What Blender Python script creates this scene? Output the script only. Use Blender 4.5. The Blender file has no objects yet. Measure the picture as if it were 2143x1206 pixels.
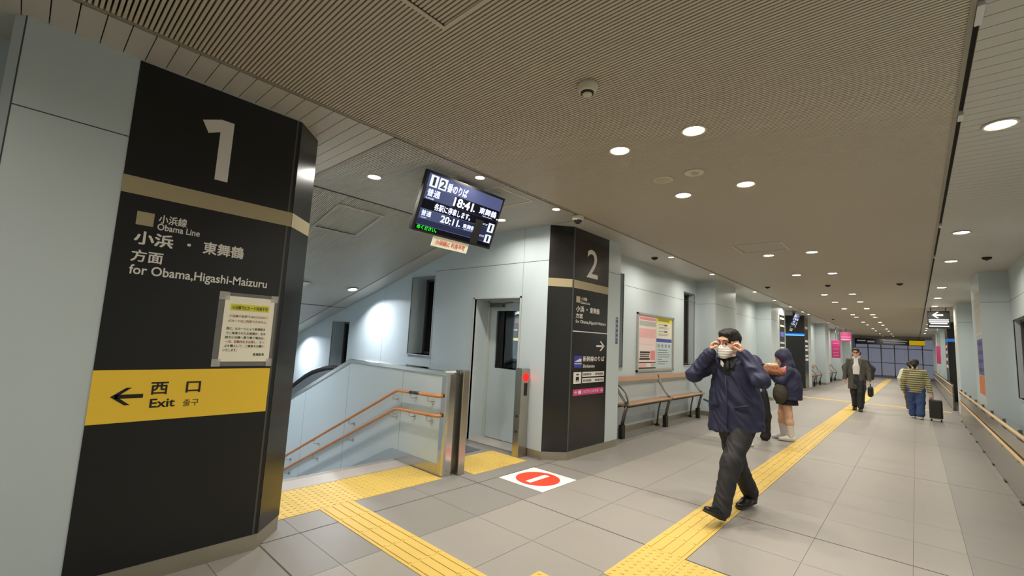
import bpy, bmesh, math, random
import numpy as np
from mathutils import Vector, Matrix
random.seed(7)
S = bpy.context.scene
COL = S.collection
R = math.radians
H, CZ = 1.5, 3.03          # eye height, ceiling height

# ------------------------------------------------------------------ camera, world, exposure
def make_camera():
    yaw, pitch, roll = R(42.278), R(6.448), R(2.937)
    f = Vector((-math.sin(yaw)*math.cos(pitch), math.cos(yaw)*math.cos(pitch), math.sin(pitch)))
    r = Vector((math.cos(yaw), math.sin(yaw), 0)); u = r.cross(f)
    r2 = math.cos(roll)*r + math.sin(roll)*u; u2 = -math.sin(roll)*r + math.cos(roll)*u
    cam = bpy.data.cameras.new('camera'); o = bpy.data.objects.new('camera', cam); COL.objects.link(o)
    m = Matrix((r2, u2, -f)).transposed().to_4x4(); m.translation = Vector((0, 0, H)); o.matrix_world = m
    cam.sensor_fit = 'HORIZONTAL'; cam.sensor_width = 36; cam.lens = 36*930.6/2143
    cam.clip_start = .05; cam.clip_end = 200
    S.camera = o
make_camera()
W = bpy.data.worlds.new('night'); S.world = W; W.use_nodes = True
W.node_tree.nodes['Background'].inputs[0].default_value = (.25, .32, .5, 1)
W.node_tree.nodes['Background'].inputs[1].default_value = .02
S.view_settings.view_transform = 'Standard'; S.view_settings.look = 'None'
S.view_settings.gamma = 1; S.view_settings.use_curve_mapping = False
S.view_settings.exposure = 0.2
S.cycles.max_bounces = 8; S.cycles.diffuse_bounces = 5; S.cycles.glossy_bounces = 4
S.cycles.sample_clamp_indirect = 6; S.cycles.caustics_reflective = False; S.cycles.caustics_refractive = False
S.cycles.use_denoising = True
POW = 12.0                 # watts of one corridor downlight
WARM, COOL = (1, .92, .80), (.90, .94, 1.0)

# ------------------------------------------------------------------ materials
def lin(c): return tuple((x/255/12.92 if x/255 <= .04045 else ((x/255+.055)/1.055)**2.4) for x in c)
MATS = {}
def mat(name, rgb, rough=.6, metal=0, var=0, vscale=3, bump=0, bscale=200, emit=0, coat=0, spec=.5, stretch=None, alpha=1, trans=0):
    if name in MATS: return MATS[name]
    m = bpy.data.materials.new(name); m.use_nodes = True; n = m.node_tree.nodes; l = m.node_tree.links
    b = n['Principled BSDF']; c = lin(rgb)+(1,)
    b.inputs['Base Color'].default_value = c; b.inputs['Roughness'].default_value = rough
    b.inputs['Metallic'].default_value = metal; b.inputs['Specular IOR Level'].default_value = spec
    b.inputs['Coat Weight'].default_value = coat; b.inputs['Alpha'].default_value = alpha
    b.inputs['Transmission Weight'].default_value = trans
    if emit: b.inputs['Base Color'].default_value = tuple(x*.06 for x in c[:3])+(1,); b.inputs['Emission Color'].default_value = c; b.inputs['Emission Strength'].default_value = emit
    if var or bump:
        g = n.new('ShaderNodeNewGeometry'); mp = n.new('ShaderNodeMapping'); l.new(g.outputs['Position'], mp.inputs[0])
        if stretch: mp.inputs['Scale'].default_value = stretch
    if var:
        t = n.new('ShaderNodeTexNoise'); t.inputs['Scale'].default_value = vscale; t.inputs['Detail'].default_value = 5
        l.new(mp.outputs[0], t.inputs['Vector'])
        mx = n.new('ShaderNodeMix'); mx.data_type = 'RGBA'; l.new(t.outputs['Fac'], mx.inputs[0])
        mx.inputs[6].default_value = tuple(x*(1-var) for x in c[:3])+(1,); mx.inputs[7].default_value = tuple(min(1, x*(1+var)) for x in c[:3])+(1,)
        l.new(mx.outputs[2], b.inputs['Base Color'])
    if bump:
        t = n.new('ShaderNodeTexNoise'); t.inputs['Scale'].default_value = bscale; t.inputs['Detail'].default_value = 3
        l.new(mp.outputs[0], t.inputs['Vector']); bp = n.new('ShaderNodeBump'); bp.inputs['Strength'].default_value = bump; bp.inputs['Distance'].default_value = .002
        l.new(t.outputs['Fac'], bp.inputs['Height']); l.new(bp.outputs[0], b.inputs['Normal'])
    MATS[name] = m; return m
def glow(name, rgb, s): return mat(name, rgb, .9, emit=s, spec=.05)
M_WALL = mat('blue grey wall panel', (196, 208, 212), .42, var=.03, vscale=1.5)
M_SEAM = mat('panel seam', (70, 76, 76), .8)
M_SLAT = mat('ceiling slat', (204, 194, 176), .5, metal=0)
M_GAP = mat('ceiling void', (70, 60, 48), .9)
M_PANEL = mat('ceiling board', (196, 192, 184), .45)
M_TRIM = mat('ceiling trim', (150, 142, 126), .5)
M_DARK = mat('dark gap', (38, 34, 30), .8)
M_FLOOR = mat('light floor tile', (160, 155, 148), .42, var=.05, vscale=2.2, bump=.05, bscale=60)
M_FLOORD = mat('dark floor tile', (142, 139, 134), .42, var=.06, vscale=2.0, bump=.05, bscale=60)
M_JOINT = mat('tile joint', (150, 143, 134), .8)
M_JOINTD = mat('expansion joint', (84, 78, 72), .8)
M_STONE = mat('pale stone edge', (190, 182, 176), .4, var=.06, vscale=8)
M_STEEL = mat('brushed steel', (186, 180, 168), .26, metal=1, var=.05, vscale=12, stretch=(1, 1, .05))
M_STEELB = mat('polished steel', (215, 212, 205), .1, metal=1)
M_KICK = mat('steel kick plate', (176, 170, 154), .38, metal=.85, var=.05, vscale=6)
M_MIRROR = mat('steel sheet', (196, 194, 190), .16, metal=1)
M_BLACK = mat('black sign board', (20, 20, 19), .34, spec=.5)
M_BLACKS = mat('black satin board', (26, 26, 25), .22, spec=.6)
M_BEIGE = mat('beige line band', (167, 155, 122), .5)
M_WHITE = mat('white lettering', (226, 222, 216), .5)
M_YELSIGN = mat('yellow sign', (246, 206, 60), .45)
M_INK = mat('black lettering', (18, 18, 18), .5)
M_YEL = mat('tactile yellow', (224, 192, 100), .5, var=.06, vscale=4)
M_WOOD = mat('handrail wood', (201, 132, 72), .4, var=.15, vscale=20, stretch=(.15, 1, 1))
M_WOODP = mat('pale handrail wood', (203, 172, 124), .4, var=.1, vscale=20)
M_BENCH = mat('bench wood', (164, 132, 102), .5, var=.18, vscale=25, stretch=(1, .08, 1))
M_BFRAME = mat('bench frame grey', (120, 118, 112), .35, metal=.8)
M_BLK = mat('black plastic', (22, 22, 22), .5)
M_RUB = mat('black rubber', (20, 20, 21), .28)
M_WPL = mat('cream white plastic', (216, 208, 188), .45)
M_LIGHT = glow('lamp diffuser', (255, 244, 222), 22)
M_LIGHTC = glow('lamp diffuser cool', (246, 248, 255), 10)
M_REDL = glow('red lamp', (255, 30, 24), 2.2)
M_RED = mat('no entry red', (222, 74, 48), .5)
M_DECAL = mat('white decal', (248, 247, 242), .5)
M_PAPER = mat('paper', (250, 246, 226), .7)

# ------------------------------------------------------------------ mesh collector
class MB:
    def __init__(s): s.v = []; s.f = []; s.mi = []; s.n = 0; s.sm = []
    def add(s, vs, fs, mi=0, smooth=False):
        vs = np.asarray(vs, float).reshape(-1, 3); s.v.append(vs)
        for f in fs: s.f.append(tuple(i+s.n for i in f)); s.mi.append(mi); s.sm.append(smooth)
        s.n += len(vs); return s
    def box(s, x0, x1, y0, y1, z0, z1, mi=0):
        v = [(x, y, z) for x in (x0, x1) for y in (y0, y1) for z in (z0, z1)]
        return s.add(v, [(0, 1, 3, 2), (4, 6, 7, 5), (0, 4, 5, 1), (2, 3, 7, 6), (0, 2, 6, 4), (1, 5, 7, 3)], mi)
    def quad(s, a, b, c, d, mi=0): return s.add([a, b, c, d], [(0, 1, 2, 3)], mi)
    def prism(s, poly, z0, z1, mi=0):
        n = len(poly); v = [(x, y, z0) for x, y in poly]+[(x, y, z1) for x, y in poly]
        return s.add(v, [tuple(range(n))[::-1], tuple(range(n, 2*n))]+[(i, (i+1) % n, n+(i+1) % n, n+i) for i in range(n)], mi)
    def prism_y(s, poly, y0, y1, mi=0):            # poly in (x, z)
        n = len(poly); v = [(x, y0, z) for x, z in poly]+[(x, y1, z) for x, z in poly]
        return s.add(v, [tuple(range(n)), tuple(range(n, 2*n))[::-1]]+[(i, n+i, n+(i+1) % n, (i+1) % n) for i in range(n)], mi)
    def tube(s, pts, r, seg=10, mi=0, caps=True):
        pts = [Vector(p) for p in pts]; n = len(pts); rs = r if isinstance(r, (list, tuple)) else [r]*n
        v = []; prev = None
        for i, p in enumerate(pts):
            t = (pts[min(i+1, n-1)]-pts[max(i-1, 0)]).normalized()
            a = prev if prev is not None else (Vector((0, 0, 1)) if abs(t.z) < .9 else Vector((1, 0, 0)))
            a = (a-t*a.dot(t)).normalized(); prev = a; b = t.cross(a)
            for k in range(seg):
                w = 2*math.pi*k/seg; v.append(p+(a*math.cos(w)+b*math.sin(w))*rs[i])
        f = [(i*seg+k, i*seg+(k+1) % seg, (i+1)*seg+(k+1) % seg, (i+1)*seg+k) for i in range(n-1) for k in range(seg)]
        s.add(v, f, mi, True)
        if caps: s.f += [tuple(s.n-n*seg+k for k in range(seg))[::-1], tuple(s.n-seg+k for k in range(seg))]; s.mi += [mi]*2; s.sm += [False]*2
        return s
    def lathe(s, prof, c=(0, 0, 0), seg=28, mi=0, smooth=True):   # prof of (r, z)
        n = len(prof); v = [(c[0]+r*math.cos(2*math.pi*k/seg), c[1]+r*math.sin(2*math.pi*k/seg), c[2]+z) for r, z in prof for k in range(seg)]
        s.add(v, [(i*seg+k, i*seg+(k+1) % seg, (i+1)*seg+(k+1) % seg, (i+1)*seg+k) for i in range(n-1) for k in range(seg)], mi, smooth)
        base = s.n-n*seg
        for j, i in ((0, 0), (n-1, n-1)):
            if prof[i][0] > 1e-5: s.f.append(tuple(base+i*seg+k for k in (range(seg) if i else reversed(range(seg))))); s.mi.append(mi); s.sm.append(False)
        return s
    def xf(s, m):
        s.v = [np.array([m @ Vector(p) for p in np.concatenate(s.v)])] if s.v else []; return s
    def mesh(s, name, mats):
        me = bpy.data.meshes.new(name); v = np.concatenate(s.v) if s.v else np.zeros((0, 3))
        me.from_pydata(v.tolist(), [], s.f)
        for m in (mats if isinstance(mats, (list, tuple)) else [mats]): me.materials.append(m)
        me.polygons.foreach_set('material_index', s.mi); me.polygons.foreach_set('use_smooth', s.sm)
        bm = bmesh.new(); bm.from_mesh(me); bmesh.ops.recalc_face_normals(bm, faces=bm.faces); bm.to_mesh(me); bm.free()
        me.update(); return me
    def build(s, name, mats, parent=None, bevel=0):
        o = bpy.data.objects.new(name, s.mesh(name, mats)); COL.objects.link(o)
        if parent: o.parent = parent
        if bevel:
            b = o.modifiers.new('soft edge', 'BEVEL'); b.width = bevel; b.segments = 2; b.limit_method = 'ANGLE'
        return o
def tag(o, label=None, cat=None, group=None, kind=None):
    if label: o['label'] = label
    if cat: o['category'] = cat
    if group: o['group'] = group
    if kind: o['kind'] = kind
    return o
def empty(name, loc=(0, 0, 0), rz=0, label=None, cat=None, group=None):
    o = bpy.data.objects.new(name, None); COL.objects.link(o); o.location = loc; o.rotation_euler = (0, 0, rz)
    o.empty_display_size = .1
    return tag(o, label, cat, group)
def struct(name, mb, mats, parent=None, label=None, bevel=0):
    o = mb.build(name, mats, parent, bevel)
    if not parent: tag(o, label, None, None, 'structure')
    return o
def rel(mb, o):                                   # world-built mesh under an Empty with location (no rotation)
    return mb.xf(Matrix.Translation(-Vector(o.location)))
def clone(o, parent=None, loc=None):
    c = o.copy(); COL.objects.link(c)
    if parent is not None: c.parent = parent
    if loc is not None: c.location = loc
    for ch in list(o.children): clone(ch, c)
    return c

# lettering: flat meshes stretched to a box. p0 is the lower left corner, u and v unit directions
TXT = {}
def text_geo(body, bold):
    heavy = max(map(ord, body)) > 0x2fff; k = (body, bold)
    if k not in TXT:
        c = bpy.data.curves.new('lettering', 'FONT'); c.body = body; c.offset = 0 if heavy else bold; c.fill_mode = 'FRONT'; c.resolution_u = 3
        o = bpy.data.objects.new('lettering', c); COL.objects.link(o)
        dg = bpy.context.evaluated_depsgraph_get(); me = bpy.data.meshes.new_from_object(o.evaluated_get(dg))
        v = np.array([x.co[:] for x in me.vertices]); f = [tuple(p.vertices) for p in me.polygons]
        bpy.data.objects.remove(o); bpy.data.meshes.remove(me)
        if heavy and bold > .004:                  # dense characters are thickened by overlapping shifted copies
            b = bold*.8; sh = [(b, b), (b, -b), (-b, b), (-b, -b)]; n = len(v)
            v = np.concatenate([v+np.array((p, q, i_*.0003)) for i_, (p, q) in enumerate(sh)]); f = [tuple(i+n*k_ for i in g) for k_ in range(4) for g in f]
        TXT[k] = (v, f)
    return TXT[k]
def put_text(mb, body, p0, u, v, w, h, bold=.012, mi=0, keep=False):
    g, f = text_geo(body, bold); lo, hi = g.min(0), g.max(0); d = np.maximum(hi-lo, 1e-6)
    sx, sy = w/d[0], h/d[1]
    if keep: sx = sy = min(sx, sy)
    p0, u, v = np.array(p0), np.array(u), np.array(v)
    mb.add(p0+np.outer((g[:, 0]-lo[0])*sx, u)+np.outer((g[:, 1]-lo[1])*sy, v)+np.outer(g[:, 2]-lo[2], np.cross(u, v)), f, mi)
def rect(mb, p0, u, v, a0, a1, b0, b1, mi=0):
    p0, u, v = np.array(p0), np.array(u), np.array(v)
    mb.quad(*[p0+u*a+v*b for a, b in ((a0, b0), (a1, b0), (a1, b1), (a0, b1))], mi=mi)
def poly(mb, p0, u, v, pts, mi=0):
    p0, u, v = np.array(p0), np.array(u), np.array(v)
    mb.add([p0+u*a+v*b for a, b in pts], [tuple(range(len(pts)))], mi)
def arrow(mb, p0, u, v, a0, a1, b0, b1, left=False, mi=0, t=.2):
    # a barred arrow in the box; three convex pieces
    w, h = a1-a0, b1-b0; cy = .5; X = (lambda q: a1-q*w) if left else (lambda q: a0+q*w); Y = lambda q: b0+q*h
    for pts in ([(0, cy-t/2), (.86, cy-t/2), (.86, cy+t/2), (0, cy+t/2)], [(1, cy), (.55, 1), (.38, 1), (.80, cy)], [(1, cy), (.80, cy), (.38, 0), (.55, 0)]):
        poly(mb, p0, u, v, [(X(p), Y(q)) for p, q in pts], mi)

# ------------------------------------------------------------------ floor
def build_floor():
    m = MB(); g = .0015
    xs = [(-3.8, -3.41, 1), (-3.41, -2.79, 1), (-2.79, -2.19, 0), (-2.19, -1.575, 0), (-1.575, -1.27, 0), (-1.27, -.67, 0), (-.67, -.07, 0), (-.07, .245, 0), (.245, .72, 1), (.72, 1.19, 1)]
    big = [4.577+3.283*k for k in range(-3, 13)]+[3.377]
    ys = sorted(set([round(3.377+.6*k, 3) for k in range(-16, 73)]+[round(b, 3) for b in big]))
    ys = [y for i, y in enumerate(ys) if i == 0 or y-ys[i-1] > .02 or y in [round(b, 3) for b in big]]
    def cells(x0, x1, mi, y0, y1, gx0=g, gx1=g):
        yy = [y0]+[y for y in ys if y0+.02 < y < y1-.02]+[y1]
        for a, b in zip(yy, yy[1:]):
            ga = .006 if any(abs(a-q) < .002 for q in big) else g
            gb = .006 if any(abs(b-q) < .002 for q in big) else g
            m.quad((x0+gx0, a+ga, 0), (x1-gx1, a+ga, 0), (x1-gx1, b-gb, 0), (x0+gx0, b-gb, 0), mi)
    for x0, x1, mi in xs: cells(x0, x1, mi, -6.2, 47, .006 if x0 == -3.41 else g, .006 if x1 == -3.41 else g)
    cells(-4.35, -3.8, 1, 1.475, 4.605); cells(-6, -3.8, 1, 17.8, 21.5)
    cells(-5.6, -4.35, 1, 4.605-.4, 4.605)
    m.quad((-4.62, 1.475, 0), (-4.353, 1.475, 0), (-4.353, 3.19, 0), (-4.62, 3.19, 0), 3)
    for a, b in ((-4.640, -4.625), (-4.660, -4.645), (-4.685, -4.665)): m.quad((a, 1.475, 0), (b, 1.475, 0), (b, 3.19, 0), (a, 3.19, 0), 3)
    m.quad((-4.93, 4.605, .002), (-4.02, 4.605, .002), (-4.02, 4.95, .002), (-4.93, 4.95, .002), 3)
    m.box(-3.8, 1.19, -6.2, 47, -.2, -.003, 2); m.box(-4.685, -3.8, 1.475, 3.19, -.2, -.003, 4); m.box(-4.9, -3.8, 3.25, 5.0, -.2, -.003, 2); m.box(-6, -3.8, 17.8, 21.5, -.2, -.003, 2)
    for y in big: m.quad((-3.8, y-.006, -.001), (1.19, y-.006, -.001), (1.19, y+.006, -.001), (-3.8, y+.006, -.001), 4)
    m.quad((-3.416, -6.2, -.001), (-3.404, -6.2, -.001), (-3.404, 47, -.001), (-3.416, 47, -.001), 4)
    struct('floor', m, [M_FLOOR, M_FLOORD, M_JOINT, M_STONE, M_JOINTD])
build_floor()

# ------------------------------------------------------------------ ceiling
def slats(m, x0, x1, y0, y1, z=CZ, pitch=.0217, mi=0):
    n = int((y1-y0)/pitch); y = y0+pitch*np.arange(n)[:, None]
    base = np.array([(x, yy, zz) for x in (x0, x1) for yy in (0, .0132) for zz in (z, z+.02)])
    v = np.repeat(base[None], n, 0); v[:, :, 1] += y
    fs = []
    for i in range(n):
        o = 8*i; fs += [(o, o+2, o+6, o+4), (o, o+4, o+5, o+1), (o+2, o+3, o+7, o+6), (o, o+1, o+3, o+2), (o+4, o+6, o+7, o+5)]
    m.add(v.reshape(-1, 3), fs, mi)
m = MB(); slats(m, -2.955, .232, -6.2, 46.9); m.box(-3.06, .30, -6.2, 47, CZ+.05, CZ+.12, 1)
struct('ceiling', m, [M_SLAT, M_GAP])
m = MB()
m.box(-2.975, -2.955, -6.2, 47, CZ-.004, CZ+.05); m.box(.232, .252, -6.2, 47, CZ-.004, CZ+.05); m.box(-3.006, -2.975, -6.2, 47, CZ+.02, CZ+.06, 1); m.box(.252, .275, -6.2, 47, CZ+.02, CZ+.06, 1)
struct('trim_1', m, [M_TRIM, M_DARK])
def boards(m, x0, x1, y0, y1, z=CZ+.004, w=.1, gap=.005):
    n = round((y1-y0)/w)
    for k in range(n): m.box(x0, x1, y0+k*w+gap/2, y0+(k+1)*w-gap/2, z, z+.02, 0)
    m.box(x0, x1, y0, y1, z+.025, z+.04, 1)
m = MB()
boards(m, -3.8, -3.006, -6.17, 1.13); boards(m, -4.78, -3.006, 1.13, 1.83); boards(m, -3.8, -3.006, 4.63, 17.83); boards(m, -6, -3.006, 17.83, 21.53); boards(m, -3.8, -3.006, 21.53, 46.93)
struct('ceiling_left', m, [M_PANEL, M_DARK])
m = MB(); boards(m, .275, 1.19, -6.17, 46.93)
struct('ceiling_right', m, [M_PANEL, M_DARK])
# lobby above the stairs: flat slats, then a sloping slatted ceiling that follows the stairs down
m = MB(); slats(m, -4.75, -3.006, 1.85, 4.62); m.box(-4.76, -3.0, 1.83, 4.63, CZ+.05, CZ+.1, 1); m.box(-4.75, -3.006, 1.83, 1.852, CZ, CZ+.03, 2)
struct('ceiling_inner', m, [M_PANEL, M_GAP, M_TRIM])
SL = .27
zs = lambda x: CZ+.03-SL*(-4.75-x)
def slope_pt(v):                                    # shear a flat slab built at z = 0 into the slope
    v = np.array(v, float); v[:, 2] += CZ+.03-SL*(-4.79-v[:, 0]); return v
m = MB(); slats(m, -13, -4.81, 1.46, 4.28, z=0, pitch=.0217); m.box(-13, -4.79, 1.4, 4.62, .045, .08, 1); m.box(-13, -4.79, 4.28, 4.615, -.004, .03, 2); m.box(-4.812, -4.785, 1.46, 4.6, -.006, .03, 3); m.box(-8.86, -8.845, 1.46, 4.6, -.007, .02, 1)
m.v = [slope_pt(np.concatenate(m.v))]
struct('ceiling_lower', m, [M_PANEL, M_GAP, M_PANEL, M_TRIM])
m = MB(); m.box(-4.785, -4.75, 1.46, 4.61, CZ-.002, CZ+.1, 0); struct('trim_2', m, [M_DARK])

# ------------------------------------------------------------------ walls and pillars
TOP = CZ+.06
def grooved(m, poly_, z0, z1): m.prism(poly_, z0, z1, 0)
def pillar(poly_, lines, name='pillar', grooves=()):
    m = MB(); m.prism(poly_, .1, TOP, 0); m.prism([(x*1.0, y) for x, y in poly_], 0, .0999, 2)
    for (xa, ya, xb, yb, za, zb) in lines: m.box(min(xa, xb), max(xa, xb), min(ya, yb), max(ya, yb), za, zb, 1)
    return struct(name, m, [M_WALL, M_SEAM, M_KICK])
GZ = 2.553
P1 = [(-3.355, -.15), (-3.355, 1.256), (-3.576, 1.475), (-3.80, 1.475), (-3.80, -.19), (-3.40, -.19)]
pillar(P1, [(-3.356, -.15, -3.3545, .31, GZ-.003, GZ+.003), (-3.357, -.152, -3.354, -.146, .1, TOP)])
P2 = [(-3.551, 4.605), (-3.3325, 4.845), (-3.3325, 6.14), (-4.0, 6.14), (-4.0, 4.605)]
pillar(P2, [(-3.334, 5.77, -3.332, 6.14, GZ-.003, GZ+.003)])
for y0, y1 in ((10.55, 12.1), (15.85, 17.8), (21.5, 23.0), (27.2, 28.4), (32.9, 34.1), (38.6, 39.8)):
    pillar([(-3.3325, y0), (-3.3325, y1), (-4.0, y1), (-4.0, y0)], [(-4.0, y0-.001, -3.3325, y0+.001, 2.51, 2.516), (-3.334, y0, -3.3315, y1, 2.51, 2.516)])
for y0, y1 in ((10.9, 12.35), (16.5, 17.9), (22.0, 23.4), (27.6, 29.0), (33.2, 34.6), (38.8, 40.2)):
    pillar([(.845, y0), (.845, y1), (1.3, y1), (1.3, y0)], [(.845, y0-.001, 1.19, y0+.001, 2.51, 2.516)])
def wall_x(name, xf, side, segs, wins, y0, y1):
    # wall plane at x = xf, body on `side` (-1 or +1), with rectangular window holes
    m = MB(); xb = xf+side*.25; a, b = min(xf, xb), max(xf, xb)
    cur = y0
    for (wy0, wy1, wz0, wz1) in sorted(wins):
        m.box(a, b, cur, wy0, .1, TOP); m.box(a, b, wy0, wy1, .1, wz0); m.box(a, b, wy0, wy1, wz1, TOP); cur = wy1
    m.box(a, b, cur, y1, .1, TOP)
    m.box(a+.003*(side < 0)*0, b, y0, y1, 0, .0999, 2)
    s = xf-side*.0005
    m.box(min(s, xf), max(s, xf), y0, y1, 2.527, 2.533, 1)
    return struct(name, m, [M_WALL, M_SEAM, M_KICK])
def window(name, axis, plane, depth, a0, a1, z0, z1, mullion=False):
    """window set back in a reveal. axis 'x': the wall plane is x = plane; axis 'y': y = plane. depth is signed."""
    m = MB(); g = MB(); s = MB(); d = plane+depth; t = .03*(1 if depth > 0 else -1)
    def bx(mb, p0, p1, q0, q1, za, zb):
        p0, p1 = min(p0, p1), max(p0, p1)
        (mb.box(p0, p1, q0, q1, za, zb) if axis == 'x' else mb.box(q0, q1, p0, p1, za, zb))
    w = .035
    for q0, q1, za, zb in ((a0, a0+w, z0, z1), (a1-w, a1, z0, z1), (a0, a1, z0, z0+w), (a0, a1, z1-w, z1)): bx(m, d-t, d+t*.2, q0, q1, za, zb)
    if mullion: bx(m, d-t, d, (a0+a1)/2-.015, (a0+a1)/2+.015, z0, z1)
    o = struct(name, m, [M_BFRAME])
    bx(g, d, d+t*.15, a0+.01, a1-.01, z0+.01, z1-.01); g.build('pane', M_GLASS, o)
    sg = -1 if depth > 0 else 1
    bx(s, plane+sg*.02, d, a0-.012, a1+.012, z0-.014, z0); bx(s, plane+sg*.008, plane-sg*.01, a0-.012, a1+.012, z1, z1+.012)
    bx(s, plane+sg*.006, plane-sg*.01, a0-.012, a0, z0, z1); bx(s, plane+sg*.006, plane-sg*.01, a1, a1+.012, z0, z1)
    s.build('sill', M_SILL, o); return o
def glass_mat():
    m = bpy.data.materials.new('window glass'); m.use_nodes = True; n = m.node_tree.nodes; l = m.node_tree.links; n.clear()
    o = n.new('ShaderNodeOutputMaterial'); t = n.new('ShaderNodeBsdfTransparent'); g = n.new('ShaderNodeBsdfGlossy'); x = n.new('ShaderNodeMixShader'); f = n.new('ShaderNodeFresnel')
    t.inputs[0].default_value = (.75, .8, .82, 1); g.inputs['Roughness'].default_value = .02; f.inputs[0].default_value = 1.5
    l.new(f.outputs[0], x.inputs[0]); l.new(t.outputs[0], x.inputs[1]); l.new(g.outputs[0], x.inputs[2]); l.new(x.outputs[0], o.inputs[0]); return m
M_GLASS = glass_mat(); M_SILL = mat('pale metal sill', (200, 204, 204), .35, metal=.3)
WL = {'wall_left': ((6.14, 10.55), [(6.40, 7.04, 1.10, 2.72), (9.77, 10.42, 1.11, 2.72)])}
wall_x('wall_left', -3.755, -1, None, [(6.40, 7.04, 1.10, 2.72), (9.77, 10.42, 1.11, 2.72)], 6.14, 10.55)
window('window_1', 'x', -3.755, -.16, 6.40, 7.04, 1.10, 2.72); window('window_2', 'x', -3.755, -.16, 9.77, 10.42, 1.11, 2.72)
for y0, y1 in ((12.1, 15.85), (23.0, 27.2), (28.4, 32.9), (34.1, 38.6), (39.8, 47)): wall_x('wall_left', -3.755, -1, None, [], y0, y1)
wall_x('wall_left', -3.755, -1, None, [(-1.75, -.75, 1.1, 2.5)], -6.2, -.19); window('window_3', 'x', -3.755, -.16, -1.75, -.75, 1.1, 2.5)
wall_x('wall_right', 1.19, 1, None, [(9.2, 10.72, .97, 2.2)], -6.2, 47); window('window_4', 'x', 1.19, .1, 9.2, 10.72, .97, 2.2, True)
m = MB(); m.box(-4.1, 1.5, -6.4, -6.2, 0, TOP); struct('wall_rear', m, [M_WALL])
m = MB(); m.box(-6.15, -6, 17.6, 21.7, 0, TOP); m.box(-6, -4, 17.65, 17.8, 0, TOP); m.box(-6, -4, 21.5, 21.65, 0, TOP); struct('wall_outer', m, [M_WALL])
# wall beside the escalator, with door and two window recesses
def wall_stairs():
    m = MB(); ya, yb = 4.605, 5.0
    cols = [(-13, -9.4, []), (-9.4, -8.67, [(.2, 1.665)]), (-8.67, -6.575, []), (-6.575, -5.94, [(1.15, 2.48)]), (-5.94, -4.93, []), (-4.93, -4.02, [(0, 2.06)]), (-4.02, -4.0, [])]
    for x0, x1, holes in cols:
        z = -5
        for h0, h1 in holes: m.box(x0, x1, ya, yb, z, h0); z = h1
        m.box(x0, x1, ya, yb, z, TOP)
    m.box(-4.0, -3.551, 4.6045, 4.606, 2.55, 2.556, 1)
    m.box(-5.93, -3.551, 4.6035, 4.606, 2.55, 2.556, 1)
    for x, z0, z1 in ((-3.99, 0, TOP), (-5.915, .1, 2.553), (-7.4, -2, 2.3), (-10.2, -3, 1.5)): m.box(x-.0015, x+.0015, 4.6040, 4.606, z0, z1, 1)
    m.box(-4.02, -3.551, 4.603, 4.606, 0, .1, 2); m.box(-5.6, -4.93, 4.603, 4.606, 0, .1, 2)
    struct('wall_inner', m, [M_WALL, M_SEAM, M_KICK])
    m = MB(); m.box(-13, -3.8, 1.33, 1.475, -5, TOP); struct('wall_near', m, [M_WALL])
    m = MB(); m.box(-13.2, -13, 1.3, 5.0, -5, TOP); struct('wall_low', m, [M_WALL])
wall_stairs()
window('window_5', 'y', 4.605, .34, -6.575, -5.94, 1.15, 2.48); window('window_6', 'y', 4.605, .3, -9.4, -8.67, .2, 1.665)
def build_door():
    m = MB()
    for x0, x1, z0, z1 in ((-4.955, -4.93, 0, 2.085), (-4.02, -3.995, 0, 2.085), (-4.955, -3.995, 2.06, 2.085)): m.box(x0, x1, 4.596, 4.64, z0, z1)
    for x0, x1, z0, z1 in ((-4.93, -4.905, 0, 2.06), (-4.045, -4.02, 0, 2.06), (-4.93, -4.02, 2.03, 2.06)): m.box(x0, x1, 4.90, 5.0, z0, z1)
    d = struct('door_1', m, [mat('pale door frame', (196, 200, 196), .4)])
    l = MB()
    for x0, x1, z0, z1 in ((-4.9, -4.78, .01, 2.03), (-4.16, -4.05, .01, 2.03), (-4.78, -4.16, .01, 1.04), (-4.78, -4.16, 1.91, 2.03)): l.box(x0, x1, 4.94, 4.985, z0, z1)
    lo = l.build('door_leaf', M_WALL, d)
    g = MB().box(-4.785, -4.155, 4.96, 4.966, 1.035, 1.915); g.build('pane', M_GLASS, lo)
    c = MB().box(-4.88, -4.62, 4.88, 4.94, 1.965, 2.01).tube([(-4.64, 4.9, 2.0), (-4.5, 4.82, 2.015), (-4.42, 4.9, 2.03)], .008); c.build('door_closer', M_BFRAME, d)
    h = MB().tube([(-4.11, 4.94, .98), (-4.11, 4.88, .98), (-4.22, 4.88, .98)], .011); h.build('door_handle', M_STEELB, lo)
build_door()
# far end of the corridor: glazed wall with glow and streaks painted into the pane, beam and side posts
m = MB()
for x in np.arange(-3.7, 1.2, .82): m.box(x-.03, x+.03, 46.9, 47.05, 0, TOP)
for z in (0.02, 1.05, 2.2): m.box(-3.755, 1.19, 46.92, 47.02, z, z+.05)
w = struct('window_7', m, [M_BFRAME])
MB().box(-3.755, 1.19, 47.03, 47.06, 0, TOP).build('pane', mat('glazing with painted glow', (122, 126, 142), .12, var=.5, vscale=2.2, stretch=(1.6, 1, .12), spec=.6, emit=.55), w)  # emission added to brighten the dark end; stretched colour noise imitates reflections
m = MB().box(-4.1, 1.5, 47.1, 47.3, 0, TOP); struct('wall_far', m, [M_WALL])
m = MB().box(-3.755, 1.19, 42.6, 42.9, 2.84, TOP); struct('trim_3', m, [M_PANEL])

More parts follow.
